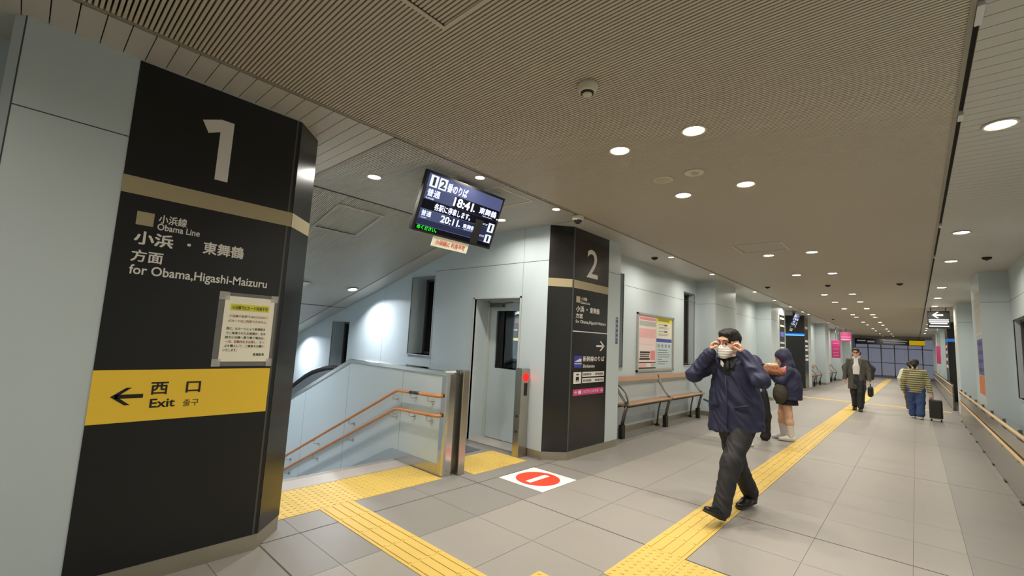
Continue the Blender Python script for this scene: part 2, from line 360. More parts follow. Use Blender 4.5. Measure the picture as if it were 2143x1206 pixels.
# ------------------------------------------------------------------ stairs, partition, escalator
m = MB()
for k in range(24): m.box(-4.685-.325*(k+1), -4.685-.325*k, 1.475, 3.19, -.15*(k+1)-.6, -.15*(k+1)-(.0 if k else 0), 0)
struct('stairs', m, [M_STONE], label='flight of stairs going down beside the escalator')
def build_partition():
    t = empty('stair_partition', (-3.8, 3.26, 0), 0, 'grey panelled parapet with steel cap between stairs and escalator', 'parapet')
    top = [(-3.86, 1.085), (-5.87, 1.07), (-7.75, .325), (-12.9, -1.72)]
    low = [(-12.9, -5), (-3.86, -.25)]
    m = MB(); m.prism_y(top+low, 3.195, 3.335, 0)
    for x, zz in ((-4.6, 1.06), (-5.9, 1.0), (-7.2, .5)): m.box(x-.0015, x+.0015, 3.1942, 3.196, -1, zz, 1)
    rel(m, t).build('panel', [M_WALL, M_SEAM], t)
    m = MB(); q = [(-3.80, 1.085), (-3.83, 1.11), (-5.885, 1.10), (-7.77, .353), (-12.9, -1.69)]; b = [(-12.9, -1.74), (-7.745, .305), (-5.865, 1.05), (-3.80, 1.06)]
    m.prism_y(q+b, 3.18, 3.35, 0); rel(m, t).build('top_cap', M_STEELB, t, .006)
    m = MB(); pts = [(-3.86, 3.19), (-3.80, 3.19), (-3.775, 3.2), (-3.765, 3.225), (-3.765, 3.305), (-3.775, 3.33), (-3.80, 3.34), (-3.86, 3.34)]
    m.prism(pts, 0, 1.075, 0); rel(m, t).build('end_post', M_MIRROR, t)
    m = MB(); k = [(-3.86, 0), (-3.86, .115), (-4.83, .07), (-12.9, -3.655), (-12.9, -3.9), (-4.685, -.02), (-4.62, 0)]
    m.prism_y(k[:2]+[(-4.72, .115)]+[(-4.80, .09), (-12.9, -3.65), (-12.9, -3.95), (-4.69, -.15), (-4.6, 0)], 3.189, 3.1955, 0); rel(m, t).build('kick_plate', M_MIRROR, t)
build_partition()
def build_rail(dz, label):
    t = empty('handrail', (-3.84, 3.12, .84-dz), 0, label, 'handrail', 'wooden handrails on the stair parapet')
    yy = 3.115; p = [(-3.83, 3.185, .84-dz), (-3.835, 3.135, .84-dz), (-3.87, yy, .84-dz), (-4.1, yy, .833-dz), (-4.56, yy, .818-dz), (-4.62, yy, .802-dz), (-12.5, yy, .802-dz-.463*7.88)]
    rel(MB().tube(p, .0175, 12), t).build('rail', M_WOOD, t)
    if not dz: rel(MB().tube([(-4.15, yy, .832), (-4.33, yy, .826)], .0186, 12), t).build('braille_label', mat('braille plate', (60, 56, 50), .3), t)
    for x in (-4.0, -4.32, -4.68, -5.65, -6.6, -7.5, -8.4):
        z = (.833-dz) if x > -4.6 else .802-dz-.463*(-4.62-x)
        b = MB().tube([(x, yy, z-.012), (x, yy, z-.055), (x, yy+.03, z-.075), (x, 3.19, z-.075)], .0055, 8).tube([(x, 3.183, z-.075), (x, 3.196, z-.075)], .022, 14).box(x-.02, x+.02, yy-.008, yy+.008, z-.022, z-.014)
        rel(b, t).build('bracket', M_STEELB, t)
build_rail(0, 'upper wooden handrail on steel brackets along the stair parapet'); build_rail(.21, 'lower wooden handrail on steel brackets along the stair parapet')
def build_escalator():
    t = empty('escalator', (-5.6, 3.98, 0), 0, 'escalator running down behind the parapet with black rubber belts', 'escalator')
    ang = .463
    for y in (3.56, 4.40):
        pts = [(-5.22, y, .60), (-5.12, y, .68), (-5.10, y, .76), (-5.15, y, .85), (-5.28, y, .9), (-5.8, y, .9), (-6.85, y, .885)]
        pts += [(-6.85-.25*k, y, .885-.01*k*k) for k in range(1, 7)]; x, z = pts[-1][0], pts[-1][2]
        pts += [(-12.8, y, z-ang*(x+12.8)*1.0*1)]
        rel(MB().tube(pts, .042, 12), t).build('belt', M_RUB, t)
        top = [(p[0], p[2]-.03) for p in pts[4:]]; bal = top+[(-12.8, -4.8), (-6.5, -.02), (-5.22, -.02)]
        rel(MB().prism_y(bal, y-.012, y+.012), t).build('balustrade', mat('escalator panel grey', (128, 132, 136), .3, metal=.4), t)
    rel(MB().box(-6.3, -4.36, 3.62, 4.34, -.02, .004), t).build('floor_plate', mat('blue grey floor plate', (126, 130, 142), .35, metal=.6), t)
    m = MB()
    for k in range(16): m.box(-6.3-.4*(k+1), -6.3-.4*k, 3.62, 4.34, -.18*(k+1)-.3, -.18*(k+1)+.004 if k else -.01)
    rel(m, t).build('tread', M_BFRAME, t)
    for y0, y1, z1 in ((3.345, 3.545, .25), (4.42, 4.6, .22)): rel(MB().box(-6.3, -5.1, y0, y1, -.02, z1), t).build('skirt_casing', mat('escalator casing', (168, 170, 172), .3, metal=.6), t)
build_escalator()
def build_posts():
    t = empty('gate_post', (-3.785, 3.42, 0), 0, 'plain brushed steel post at the end of the stair parapet', 'post')
    rel(MB().box(-3.86, -3.72, 3.375, 3.468, 0, 1.115), t).build('column', M_STEEL, t, .006)
    rel(MB().box(-3.85, -3.73, 3.38, 3.463, 1.115, 1.12), t).build('top_plate', M_STEELB, t)
    t = empty('gate_post', (-3.84, 4.51, 0), 0, 'brushed steel escalator post with a glowing red lamp', 'post')
    rel(MB().box(-3.89, -3.785, 4.43, 4.59, 0, 1.115), t).build('column', M_STEEL, t, .006)
    rel(MB().box(-3.88, -3.795, 4.44, 4.58, 1.115, 1.12), t).build('top_plate', M_STEELB, t)
    T = Matrix.Translation((-3.785, 4.525, 1.005)) @ Matrix.Rotation(R(90), 4, 'Y')
    rel(MB().lathe([(.055, 0), (.052, .008), (.035, .014), (0, .016)]).xf(T), t).build('warning_lamp', M_REDL, t)
    rel(MB().box(-3.786, -3.781, 4.495, 4.555, .77, .93), t).build('sensor_window', M_BLK, t)
    for z in (.51, .315):
        T = Matrix.Translation((-3.835, 4.43, z)) @ Matrix.Rotation(R(90), 4, 'X')
        rel(MB().lathe([(.016, 0), (.016, .004), (.011, .004), (.010, .001), (0, .001)]).xf(T), t).build('sensor_eye', M_BLK, t)
build_posts()

# ------------------------------------------------------------------ tactile paving and floor decals
def tactile(name, rects, label, group=None):
    """rects: (x0, x1, y0, y1, kind) with kind 'dot', 'barx' or 'bary'; tiles of 0.3 m"""
    t = empty(name, (rects[0][0], rects[0][2], 0), 0, label, 'tactile paving', group)
    for x0, x1, y0, y1, kind in rects:
        m = MB(); r = MB()
        nx, ny = max(1, round((x1-x0)/.3)), max(1, round((y1-y0)/.3)); dx, dy = (x1-x0)/nx, (y1-y0)/ny
        for i in range(nx):
            for j in range(ny):
                a, b = x0+i*dx, y0+j*dy; m.box(a+.001, a+dx-.001, b+.001, b+dy-.001, .0, .0035)
                if kind == 'dot':
                    if b > 10: continue
                    for p in range(5):
                        for q in range(5):
                            c = (a+dx*(p+.5)/5, b+dy*(q+.5)/5, .0035); r.lathe([(.0135, 0), (.011, .003), (.007, .0045), (0, .0047)], c, 8)
                elif kind == 'bary':
                    if b > 12: continue
                    for p in range(4): c = a+dx*(p+.5)/4; r.box(c-.011, c+.011, b+.012, b+dy-.012, .0035, .0078)
                else:
                    for p in range(4): c = b+dy*(p+.5)/4; r.box(a+.012, a+dx-.012, c-.011, c+.011, .0035, .0078)
        rel(m, t).build('base_tile', M_YEL, t)
        if r.n: tag(rel(r, t).build('raised_studs' if kind == 'dot' else 'raised_bars', M_YEL, t), kind='stuff')
    return t
tactile('tactile_paving', [(-1.575, -1.27, 3.36, 18.35, 'bary'), (-1.575, -1.27, 18.65, 42, 'bary')], 'long yellow guide strip running down the middle of the corridor')
tactile('tactile_paving', [(-1.575, -.97, 2.76, 3.36, 'dot'), (-1.88, -1.27, 1.86, 2.47, 'dot')], 'dotted yellow corner tiles where the guide strip turns')
tactile('tactile_paving', [(-3.735, -1.88, 1.87, 2.175, 'barx')], 'yellow barred strip leading from the stairs across the floor')
tactile('tactile_paving', [(-4.335, -3.735, 1.475, 3.175, 'dot')], 'dotted yellow tiles along the top of the stairs')
tactile('tactile_paving', [(-4.24, -3.63, 3.53, 4.43, 'dot')], 'dotted yellow tiles between the steel posts of the escalator')
tactile('tactile_paving', [(-3.1, .72, 18.35, 18.65, 'dot')], 'thin yellow line crossing the far corridor floor')
def no_entry(x0, x1, y0, y1, label):
    t = empty('no_entry_sign', ((x0+x1)/2, (y0+y1)/2, 0), 0, label, 'floor sign')
    w = (x1-x0)/2
    MB().box(-w, w, -w, w, .0, .0022).build('backing', M_DECAL, t)
    MB().lathe([(w*.80, .0022), (w*.80, .0030), (0, .0030)], seg=48, smooth=False).build('red_disc', M_RED, t)
    MB().box(-w*.12, w*.12, -w*.56, w*.56, .0030, .0036).build('white_bar', M_DECAL, t)
no_entry(-3.395, -2.795, 3.685, 4.27, 'white square with red no entry disc stuck on the near floor')
no_entry(-3.75, -3.15, 18.8, 19.4, 'small faint no entry square on the floor by the far pillar')

# ------------------------------------------------------------------ platform signs on pillars 1 and 2
YU, ZU = (0, 1, 0), (0, 0, 1)
def platform_sign(num):
    e = .0012
    if num == 1:
        xf, ya, yb, ch = -3.355, .312, 1.256, ((-3.355, 1.256), (-3.576, 1.475)); yr = 1.222; z1 = CZ-.003
        t = empty('platform_sign', (xf, .8, .1), 0, 'tall black platform 1 board with a yellow exit strip wrapping the pillar beside the stairs', 'sign')
    else:
        xf, ya, yb, ch = -3.3325, 4.845, 5.77, ((-3.551, 4.605), (-3.3325, 4.845)); yr = 5.77; z1 = CZ-.003
        t = empty('platform_sign', (xf, 5.3, .1), 0, 'black platform 2 board on the pillar beyond the escalator', 'sign')
    th = .004; X = xf+th; p = (X+e, 0, 0)
    m = MB().box(xf, X, ya, yb, .103, z1); rel(m, t).build('front_board', M_BLACK if num == 1 else M_BLACKS, t)
    (cx0, cy0), (cx1, cy1) = ch; d = Vector((cx1-cx0, cy1-cy0, 0)); L = d.length; d.normalize(); n = Vector((d.y, -d.x, 0)); n = n if n.x > 0 else -n
    def chamfer(z0, z1_, off, name, mt, a0=0, a1=L):
        q = [Vector((cx0, cy0, 0))+d*a0, Vector((cx0, cy0, 0))+d*a1]
        m = MB(); o = n*off; m.prism([(q[0].x, q[0].y), (q[1].x, q[1].y), (q[1].x+o.x, q[1].y+o.y), (q[0].x+o.x, q[0].y+o.y)], z0, z1_); return rel(m, t).build(name, mt, t)
    chamfer(.103, z1, th, 'corner_board', M_BLACKS)
    jm = MB()
    if num == 1: jm.box(X, X+.001, yr, yr+.012, .103, z1)
    else: jm.box(X, X+.002, ya, ya+.03, .103, z1)
    rel(jm, t).build('corner_strip', mat('corner strip grey', (74, 74, 72), .4), t)
    bz = (2.226, 2.329) if num == 1 else (2.209, 2.317)
    b = MB().box(X, X+e, ya, yb, *bz); rel(b, t).build('line_band', M_BEIGE, t); chamfer(bz[0], bz[1], th+.0013, 'line_band', M_BEIGE)
    g = MB()
    if num == 1:
        g2 = MB(); P = (X+e, 0, 0)
        poly(g2, P, YU, ZU, [(.752, 2.430), (.826, 2.430), (.826, 2.838), (.752, 2.838)]); poly(g2, P, YU, ZU, [(.752, 2.838), (.649, 2.796), (.688, 2.722), (.752, 2.752)])
        rel(g2, t).build('numeral', M_WHITE, t)
        for body, y0, y1, z0, zz, bd in (('小浜線', .500, .640, 2.080, 2.134, .02), ('Obama Line', .498, .713, 2.038, 2.078, .015), ('小浜', .399, .585, 1.936, 2.016, .03), ('・', .655, .675, 1.967, 1.985, .03), ('東舞鶴', .740, .973, 1.936, 2.016, .025), ('方面', .397, .546, 1.833, 1.904, .022), ('for Obama,Higashi-Maizuru', .398, 1.139, 1.742, 1.815, .015)):
            g = MB(); put_text(g, body, (X+e, y0, z0), YU, ZU, y1-y0, zz-z0, bd); rel(g, t).build('lettering', M_WHITE, t)
        rel(MB().box(X, X+e, .397, .478, 2.05, 2.13), t).build('line_mark', M_BEIGE, t)
        ye = rel(MB().box(X, X+e, ya, 1.2205, .914, 1.208), t).build('exit_strip', M_YELSIGN, t)
        k = MB(); E = (X+2*e, 0, 0); arrow(k, E, YU, ZU, .398, .543, 1.010, 1.108, left=True, t=.23); rel(k, t).build('arrow', M_INK, ye)
        for body, y0, y1, z0, zz, bd in (('西', .574, .657, 1.062, 1.135, .02), ('口', .746, .822, 1.066, 1.133, .02), ('Exit', .578, .700, .986, 1.038, .02), ('출구', .740, .822, .983, 1.026, .004)):
            k = MB(); put_text(k, body, (X+2*e, y0, z0), YU, ZU, y1-y0, zz-z0, bd); rel(k, t).build('exit_lettering', M_INK, ye)
        return
    # pillar 2
    g2 = MB(); put_text(g2, '2', (X+e, 5.180, 2.392), YU, ZU, .285, .40, .006); rel(g2, t).build('numeral', M_WHITE, t)
    for body, y0, y1, z0, zz, bd in (('小浜線', 5.064, 5.204, 2.056, 2.104, .02), ('Obama Line', 5.045, 5.281, 2.012, 2.044, .012), ('小浜', 4.947, 5.14, 1.898, 1.979, .025), ('・', 5.20, 5.225, 1.93, 1.95, .03), ('東舞鶴', 5.285, 5.538, 1.898, 1.979, .022), ('方面', 4.941, 5.11, 1.812, 1.876, .02), ('for Obama,Higashi-Maizuru', 4.946, 5.720, 1.735, 1.792, .012), ('新幹線のりば', 5.149, 5.706, 1.238, 1.312, .02), ('Shinkansen', 5.153, 5.45, 1.156, 1.2, .012)):
        g = MB(); put_text(g, body, (X+e, y0, z0), YU, ZU, y1-y0, zz-z0, bd); rel(g, t).build('lettering', M_WHITE, t)
    g = MB(); rect(g, (X+e, 0, 0), YU, ZU, 4.886, yb, 1.630, 1.642); arrow(g, (X+e, 0, 0), YU, ZU, 5.481, 5.708, 1.385, 1.522, t=.18)
    rel(g, t).build('arrow', M_WHITE, t)
    rel(MB().box(X, X+e, 4.945, 5.038, 2.02, 2.105), t).build('line_mark', M_BEIGE, t)
    ic = MB().box(X, X+e, 4.943, 5.121, 1.158, 1.314); w = MB(); E = (X+2*e, 0, 0)
    poly(w, E, YU, ZU, [(4.95, 1.235), (5.114, 1.235), (5.114, 1.275), (5.07, 1.275), (5.0, 1.252)]); rect(w, E, YU, ZU, 4.943, 5.121, 1.205, 1.215)
    io = rel(ic, t).build('bullet_train_icon', mat('icon blue', (52, 62, 160), .45), t); rel(w, t).build('icon_figure', M_WHITE, io).location = (0, 0, 0)
    wi = MB().box(X, X+e, 4.940, 5.122, .949, 1.099); io = rel(wi, t).build('train_icon', M_WHITE, t)
    k = MB(); rect(k, E, YU, ZU, 5.0, 5.062, 1.06, 1.075); rect(k, E, YU, ZU, 4.995, 5.067, .992, 1.04); rect(k, E, YU, ZU, 4.995, 5.02, .975, .986); rect(k, E, YU, ZU, 5.042, 5.067, .975, .986); rel(k, t).build('icon_figure', M_INK, io)
    rel(MB().box(X, X+e, 5.149, 5.711, .953, 1.016), t).build('white_label', M_WHITE, t); lo = rel(MB().box(X, X+e, 5.149, 5.711, 1.035, 1.100), t).build('white_label', M_WHITE, t)
    k = MB()
    for z in (1.052, .968):
        y = 5.17
        while y < 5.69:
            q = .018+.03*random.random()
            if not 5.37 < y < 5.44: rect(k, E, YU, ZU, y, min(y+q, 5.695), z+.004*random.random(), z+.03)
            y += q+.008
    rel(k, t).build('label_lettering', mat('grey print', (110, 108, 104), .6), lo)
    pk = MB().box(X, X+e, 4.938, 5.706, .795, .876); po = rel(pk, t).build('pink_strip', mat('sign pink', (206, 66, 132), .5), t)
    k = MB(); put_text(k, 'ハピラインのりば', (X+2*e, 5.17, .818), YU, ZU, .40, .042, .03); rel(k, t).build('strip_lettering', M_WHITE, po)
    for a0, a1, b0, b1 in ((4.96, 5.03, .815, .86), (5.61, 5.69, .812, .862)): k = MB(); arrow(k, E, YU, ZU, a0, a1, b0, b1, t=.2); rel(k, t).build('arrow', M_WHITE, po)
    k = MB(); rect(k, E, YU, ZU, 5.06, 5.13, .815, .858); rel(k, t).build('strip_icon', M_WHITE, po)
platform_sign(1); platform_sign(2)
def side_notice():
    t = empty('side_notice', (-3.332, 6.05, 1.7), 0, 'narrow vertical strip sign with blue blocks on the pillar edge by the bench', 'sign')
    rel(MB().box(-3.3325, -3.3285, 6.018, 6.088, 1.50, 1.895), t).build('plate', mat('notice plate grey', (150, 158, 168), .5), t)
    m = MB(); k = MB(); y = 1.83
    for i in range(5): rel(MB().box(-3.3285, -3.328, 6.024, 6.082, 1.535+i*.07, 1.575+i*.07), t).build('blue_block', mat('notice blue', (72, 92, 150), .5), t)
    rel(k.box(-3.3285, -3.328, 6.02, 6.086, 1.503, 1.522).box(-3.3285, -3.328, 6.02, 6.086, 1.88, 1.89), t).build('black_edge', M_INK, t)
side_notice()
# clear sleeve with a printed sheet
def notice():
    X = -3.351; t = empty('notice_sleeve', (X, 1.04, 1.46), 0, 'paper notice in a taped clear plastic sleeve on the black board', 'notice')
    def sleeve_mat():
        m = bpy.data.materials.new('clear plastic film'); m.use_nodes = True; n = m.node_tree.nodes; l = m.node_tree.links; b = n['Principled BSDF']; b.inputs['Base Color'].default_value = (.52, .52, .5, 1); b.inputs['Roughness'].default_value = .25; b.inputs['Alpha'].default_value = .22; return m
    Y0, Y1, Z0, Z1 = .862, 1.222, 1.224, 1.707
    f = rel(MB().box(X+.001, X+.0022, Y0, Y1, Z0, Z1), t).build('film', sleeve_mat(), t)
    tps = []
    for y0, y1, z0, z1 in ((Y0, Y0+.06, Z1-.05, Z1+.002), (Y1-.045, Y1+.002, Z1-.045, Z1+.002), (Y0, Y0+.05, Z0-.002, Z0+.045), (Y1-.035, Y1+.002, Z0-.002, Z0+.05)): tps.append(MB().box(X+.0046, X+.005, y0, y1, z0, z1))
    tm = sleeve_mat(); tm.name = 'frosted tape'; tm.node_tree.nodes['Principled BSDF'].inputs['Alpha'].default_value = .4; tm.node_tree.nodes['Principled BSDF'].inputs['Base Color'].default_value = (.7, .7, .66, 1)
    for tp in tps: rel(tp, t).build('tape', tm, t)
    sh = rel(MB().box(X+.0024, X+.003, .898, 1.203, 1.254, 1.684), t).build('paper_sheet', M_PAPER, t)
    k, r, hl = MB(), MB(), MB(); x = X+.0036
    rect(hl, (X+.0032, 0, 0), YU, ZU, .932, 1.172, 1.59, 1.634); rel(hl, t).build('highlight', mat('highlighter yellow', (226, 222, 70), .7), sh)
    put_text(k, '小浜線でICカード利用不可', (x, .942, 1.598), YU, ZU, .22, .026, .01)
    for i, (s, a, b, col) in enumerate((('小浜線の各駅ではICOCAなど', .932, 1.17, 1), ('ICカードはご利用できません。', .932, 1.166, 1), ('既に、ICカードにより敦賀駅ま', .925, 1.160, 0), ('でご乗車されたお客様が、引き', .925, 1.165, 0), ('続き小浜線へ乗り継ぐ場合は、', .922, 1.163, 2), ('一旦、自動改札を出場し、きっ', .926, 1.162, 1), ('ぷを購入して、ご乗車をお願い', .922, 1.165, 2), ('いたします。', .918, 1.0, 0), ('敦賀駅長', 1.1, 1.17, 0))):
        z = (1.545, 1.513, 1.462, 1.432, 1.404, 1.376, 1.348, 1.320, 1.292)[i]
        q = MB(); put_text(q, s, (x, a, z), YU, ZU, b-a, .018, .006); rel(q, t).build('red_print' if col == 1 else 'black_print', mat('print red', (178, 96, 78), .8) if col == 1 else mat('print grey', (60, 56, 50), .8), sh)
    rel(k, t).build('black_print', mat('print grey', (60, 56, 50), .8), sh)
notice()

# ------------------------------------------------------------------ departure screens
def departure_board(loc, label, plate_label):
    W_, Hh, tilt = 1.02, .566, R(20.5)
    t = empty('departure_screen', loc, 0, label, 'screen')
    # local frame: u along +Y, v down the tilted face, n outwards (+X, down)
    u = np.array((0, 1, 0)); v = np.array((-math.sin(tilt), 0, -math.cos(tilt))); n = np.array((math.cos(tilt), 0, -math.sin(tilt)))
    def slab(mb, a0, a1, b0, b1, n0, n1):
        c = [u*a*W_+v*b*Hh+n*d for a in (a0, a1) for b in (b0, b1) for d in (n0, n1)]
        mb.add(c, [(0, 1, 3, 2), (4, 6, 7, 5), (0, 4, 5, 1), (2, 3, 7, 6), (0, 2, 6, 4), (1, 5, 7, 3)]); return mb
    slab(MB(), 0, 1, 0, 1, -.05, 0).build('casing', M_BLK, t, .004)
    def S_(name, col, st, boxes, off): 
        m = MB()
        for b in boxes: rect(m, n*off, u*W_, v*Hh, *b)
        return m.build(name, glow(name+' glow', col, st), t)
    S_('display', (44, 50, 76), .8, [(.025, .975, .04, .965)], .0006)
    S_('header_row', (92, 100, 142), .75, [(.025, .975, .04, .26)], .0012)
    S_('cell', (80, 90, 124), .75, [(.03, .36, .26, .45), (.03, .34, .62, .77)], .0012)
    S_('dark_row', (16, 17, 26), .6, [(.03, .975, .46, .615), (.025, .975, .885, .965), (.37, .975, .26, .45)], .0013)
    S_('rule', (120, 130, 170), .8, [(.03, .975, .615, .62), (.03, .975, .775, .78), (.03, .975, .88, .885)], .0016)
    wt, gr, dk = MB(), MB(), None
    WHG = glow('screen white', (214, 220, 252), 1.3)
    def T(m, s, a0, a1, b0, b1, bd=.02):
        k = MB(); put_text(k, s, n*.0022+u*a0*W_+v*b1*Hh, u, -v, (a1-a0)*W_, (b1-b0)*Hh, bd)
        k.build('box_digit' if m is dk else 'display_lettering', M_INK if m is dk else WHG, t)
    for bx_ in ((.05, .135, .055, .245), (.15, .24, .055, .245), (.88, .965, .52, .69), (.88, .965, .74, .89)): S_('platform_box', (214, 220, 252), 1.15, [bx_], .0019)
    dk = MB()
    T(dk, '1', .08, .108, .08, .22, .03); T(dk, '2', .165, .225, .08, .22, .03); T(dk, '1', .91, .935, .545, .665, .03); T(dk, '1', .91, .935, .76, .87, .03)
    T(wt, '番のりば', .25, .50, .09, .24, .035); T(wt, '普通', .05, .195, .275, .40, .03); T(wt, 'Local', .05, .14, .41, .445, .01)
    T(wt, '18:41', .365, .615, .275, .43, .035); T(wt, '東舞鶴', .70, .945, .29, .41, .03); T(wt, 'Higashi-Maizuru', .76, .90, .425, .448, .01)
    T(wt, '各駅に停車します。', .17, .62, .475, .595, .03); T(wt, '普通', .05, .16, .635, .73, .025); T(wt, 'Local', .06, .115, .74, .765, .01)
    T(wt, '20:11', .275, .49, .635, .76, .03); T(wt, '東舞鶴', .555, .715, .665, .745, .025); T(wt, 'Higashi-Maizuru', .57, .70, .752, .77, .008); T(wt, 'のりば', .80, .865, .55, .59, .01); T(wt, 'のりば', .80, .865, .77, .81, .01)
    for a, b in ((.625, .42), (.96, .43), (.50, .75), (.73, .75)): rect(wt, n*.0022, u*W_, v*Hh, a, a+.02, b-.025, b)
    wt.build('display_mark', WHG, t)
    put_text(gr, 'めください。', n*.0022+u*.045*W_+v*.955*Hh, u, -v, .225*W_, .07*Hh, .03); gr.build('scrolling_lettering', glow('screen green', (40, 230, 40), 1.2), t)
    slab(MB(), .695, .79, .52, .97, .003, .012).build('dark_strip', M_BLK, t)
    br = MB().box(-.16, -.10, .44, .58, -.14, CZ+.02-loc[2]).tube([(-.13, .51, CZ-loc[2]), (-.13, .51, -.2)], .02)
    slab(br, .3, .7, .25, .75, -.08, -.05); br.build('ceiling_bracket', M_BFRAME, t)
    p = empty('notice_plate', tuple(Vector(loc)+Vector(u*W_*.26+v*Hh*1.0)), 0, plate_label, 'notice')
    c = MB(); q = [u*a+v*b+n*d for a in (0, .46) for b in (.004, .105) for d in (-.012, -.006)]
    c.add(q, [(0, 1, 3, 2), (4, 6, 7, 5), (0, 4, 5, 1), (2, 3, 7, 6), (0, 2, 6, 4), (1, 5, 7, 3)]); c.build('plate', M_PAPER, p)
    k = MB(); put_text(k, '小浜線IC 利用不可', n*-.005+u*.04+v*.08, u, -v, .38, .05, .03); k.build('lettering', mat('notice red', (226, 120, 98), .6), p)
departure_board((-3.2, 2.322, 2.977), 'wide departure screen showing 18:41 hanging tilted from the ceiling above the stairs', 'small cream plate with red lettering under the 18:41 screen')
departure_board((-3.2, 18.9, 2.93), 'distant departure screen seen edge-on in front of the black far pillar board', 'tiny pale plate under the distant edge-on screen')

# ------------------------------------------------------------------ ceiling fittings
ORD = ['first', 'second', 'third', 'fourth', 'fifth', 'sixth', 'seventh', 'eighth', 'ninth', 'tenth', 'eleventh', 'twelfth', 'thirteenth', 'fourteenth', 'fifteenth', 'sixteenth']
LM = {}
def downlight(x, y, r, label, group, z=CZ, power=None, color=WARM, cool=False, tilt=0, spread=160, lit=True):
    t = empty('ceiling_downlight', (x, y, z), 0, label, 'ceiling light', group); t.rotation_euler = (0, tilt, 0)
    k = (r, cool, lit)
    if k not in LM:
        a = MB().lathe([(r*1.28, .0), (r*1.28, -.004), (r*1.2, -.008), (r*1.05, -.006), (r*1.0, .0)], seg=28).mesh('trim_ring', M_WPL)
        b = MB().lathe([(r*1.02, -.003), (r*.6, -.005), (0, -.005)], seg=28).mesh('diffuser', (M_LIGHTC if cool else M_LIGHT) if lit else M_WPL)
        LM[k] = (a, b)
    for nm, me in zip(('trim_ring', 'diffuser'), LM[k]):
        o = bpy.data.objects.new(nm, me); COL.objects.link(o); o.parent = t
    if not lit: return t
    l = bpy.data.lights.new('lamp', 'AREA'); l.shape = 'DISK'; l.size = 2*r*.95; l.energy = power or POW; l.color = color; l.spread = R(spread)
    o = bpy.data.objects.new('lamp', l); COL.objects.link(o); o.parent = t; o.location = (0, 0, -.014)
    return t
ROW_M = [3.05, 4.365, 7.93, 10.2, 13.85, 15.9, 18.2, 20.85, 22.2, 25.4, 27.7, 31.4, 33.9, 37.8, 41.6]
for i, y in enumerate(ROW_M):
    if i == 6: pass
    downlight(-1.69, y, .068, f'round ceiling downlight, {ORD[i]} along the middle row on the stair side', 'downlights in the middle row on the stair side')
    downlight(-1.11, y, .068, f'round ceiling downlight, {ORD[i]} along the middle row on the railing side', 'downlights in the middle row on the railing side')
ROW_L = [2.83, 4.07, 7.40, 9.50, 12.8, 15.05, 17.3, 19.5, 20.75, 26.2, 29.6, 32.0, 36.0, 38.7]
for i, y in enumerate(ROW_L): downlight(-3.065, y, .042, f'small downlight, {ORD[i]} along the dark ceiling seam on the stair side', 'downlights along the stair side seam', power=POW*1.15, spread=168)
ROW_R = [2.55, 4.09, 7.42, 9.54, 12.98, 15.2, 17.5, 20.6, 24.1, 26.5, 30.0, 32.3, 35.9]
for i, y in enumerate(ROW_R): downlight(.462, y, .068, f'round downlight, {ORD[i]} in the single row above the railing', 'downlights above the railing', power=POW*.9)
for i, y in enumerate((-.6, -2.6, -4.6)):
    for x, sd in ((-1.69, 'stair'), (-1.11, 'railing')): downlight(x, y, .062, f'round ceiling downlight behind the viewer on the {sd} side, {ORD[i]} from the hatch', 'downlights behind the viewer', power=POW*(.7 if i == 0 else 1))
downlight(-3.945, 2.215, .058, 'round downlight in the lobby ceiling beside the departure screen', None, power=POW*1.6, color=(1, .95, .86), spread=155)
downlight(-3.96, 4.07, .058, 'round downlight in the lobby ceiling close to the door wall, half hidden by the screen', None, power=POW*.75, color=(1, .95, .86), spread=155)
for x, y, lb, lit in ((-7.72, 4.10, 'bright downlight in the sloping stair ceiling near the wall', 1), (-7.72, 3.22, 'pale unlit disc in the sloping stair ceiling beside the black pillar edge', 0), (-10.6, 4.1, 'downlight in the sloping ceiling far down the stairs', 1), (-7.72, 2.0, 'downlight in the sloping ceiling hidden over the stair flight', 1), (-10.6, 2.0, 'downlight low over the bottom of the stair flight', 1)):
    downlight(x, y, .075, lb, None, z=zs(x)-.008, power=POW*2.5, color=COOL, cool=True, tilt=-math.atan(SL), spread=138, lit=bool(lit))
for i, y in enumerate((18.6, 20.4)): downlight(-4.6, y, .06, f'downlight in the far lobby ceiling behind the pillar, {ORD[i]}', None, power=POW)
def hatch(x0, x1, y0, y1, label, sloped=False, w=.022):
    t = empty('ceiling_hatch', ((x0+x1)/2, (y0+y1)/2, CZ), 0, label, 'ceiling hatch')
    m = MB()
    for a, b, c, d in ((x0, x1, y0, y0+w), (x0, x1, y1-w, y1), (x0, x0+w, y0+w, y1-w), (x1-w, x1, y0+w, y1-w)): m.box(a, b, c, d, -.006, .004); 
    i = MB()
    for a, b, c, d in ((x0+w, x1-w, y0+w, y0+w+.005), (x0+w, x0+w+.005, y0+w, y1-w)): i.box(a, b, c, d, -.001, .004)
    for mb, nm, mt in ((m, 'frame', mat('hatch frame', (206, 198, 178), .45) if not sloped else mat('hatch frame grey', (190, 184, 176), .45)), (i, 'seam', M_DARK)):
        vv = np.concatenate(mb.v); vv[:, 2] += (np.array(zs(vv[:, 0]))-.006 if sloped else CZ-.0)
        mb.v = [vv]; rel(mb, t).build(nm, mt, t)
hatch(-1.705, -1.10, .66, 1.272, 'cream framed ceiling hatch cut off by the top of the picture')
hatch(-1.975, -1.33, 6.95, 7.60, 'thin pale framed ceiling hatch among the middle downlights')
hatch(-3.72, -3.09, 3.10, 3.68, 'pale framed ceiling hatch half hidden by the departure screen')
hatch(-5.70, -5.02, 2.39, 3.0, 'square framed hatch in the sloping ceiling above the stairs', True)
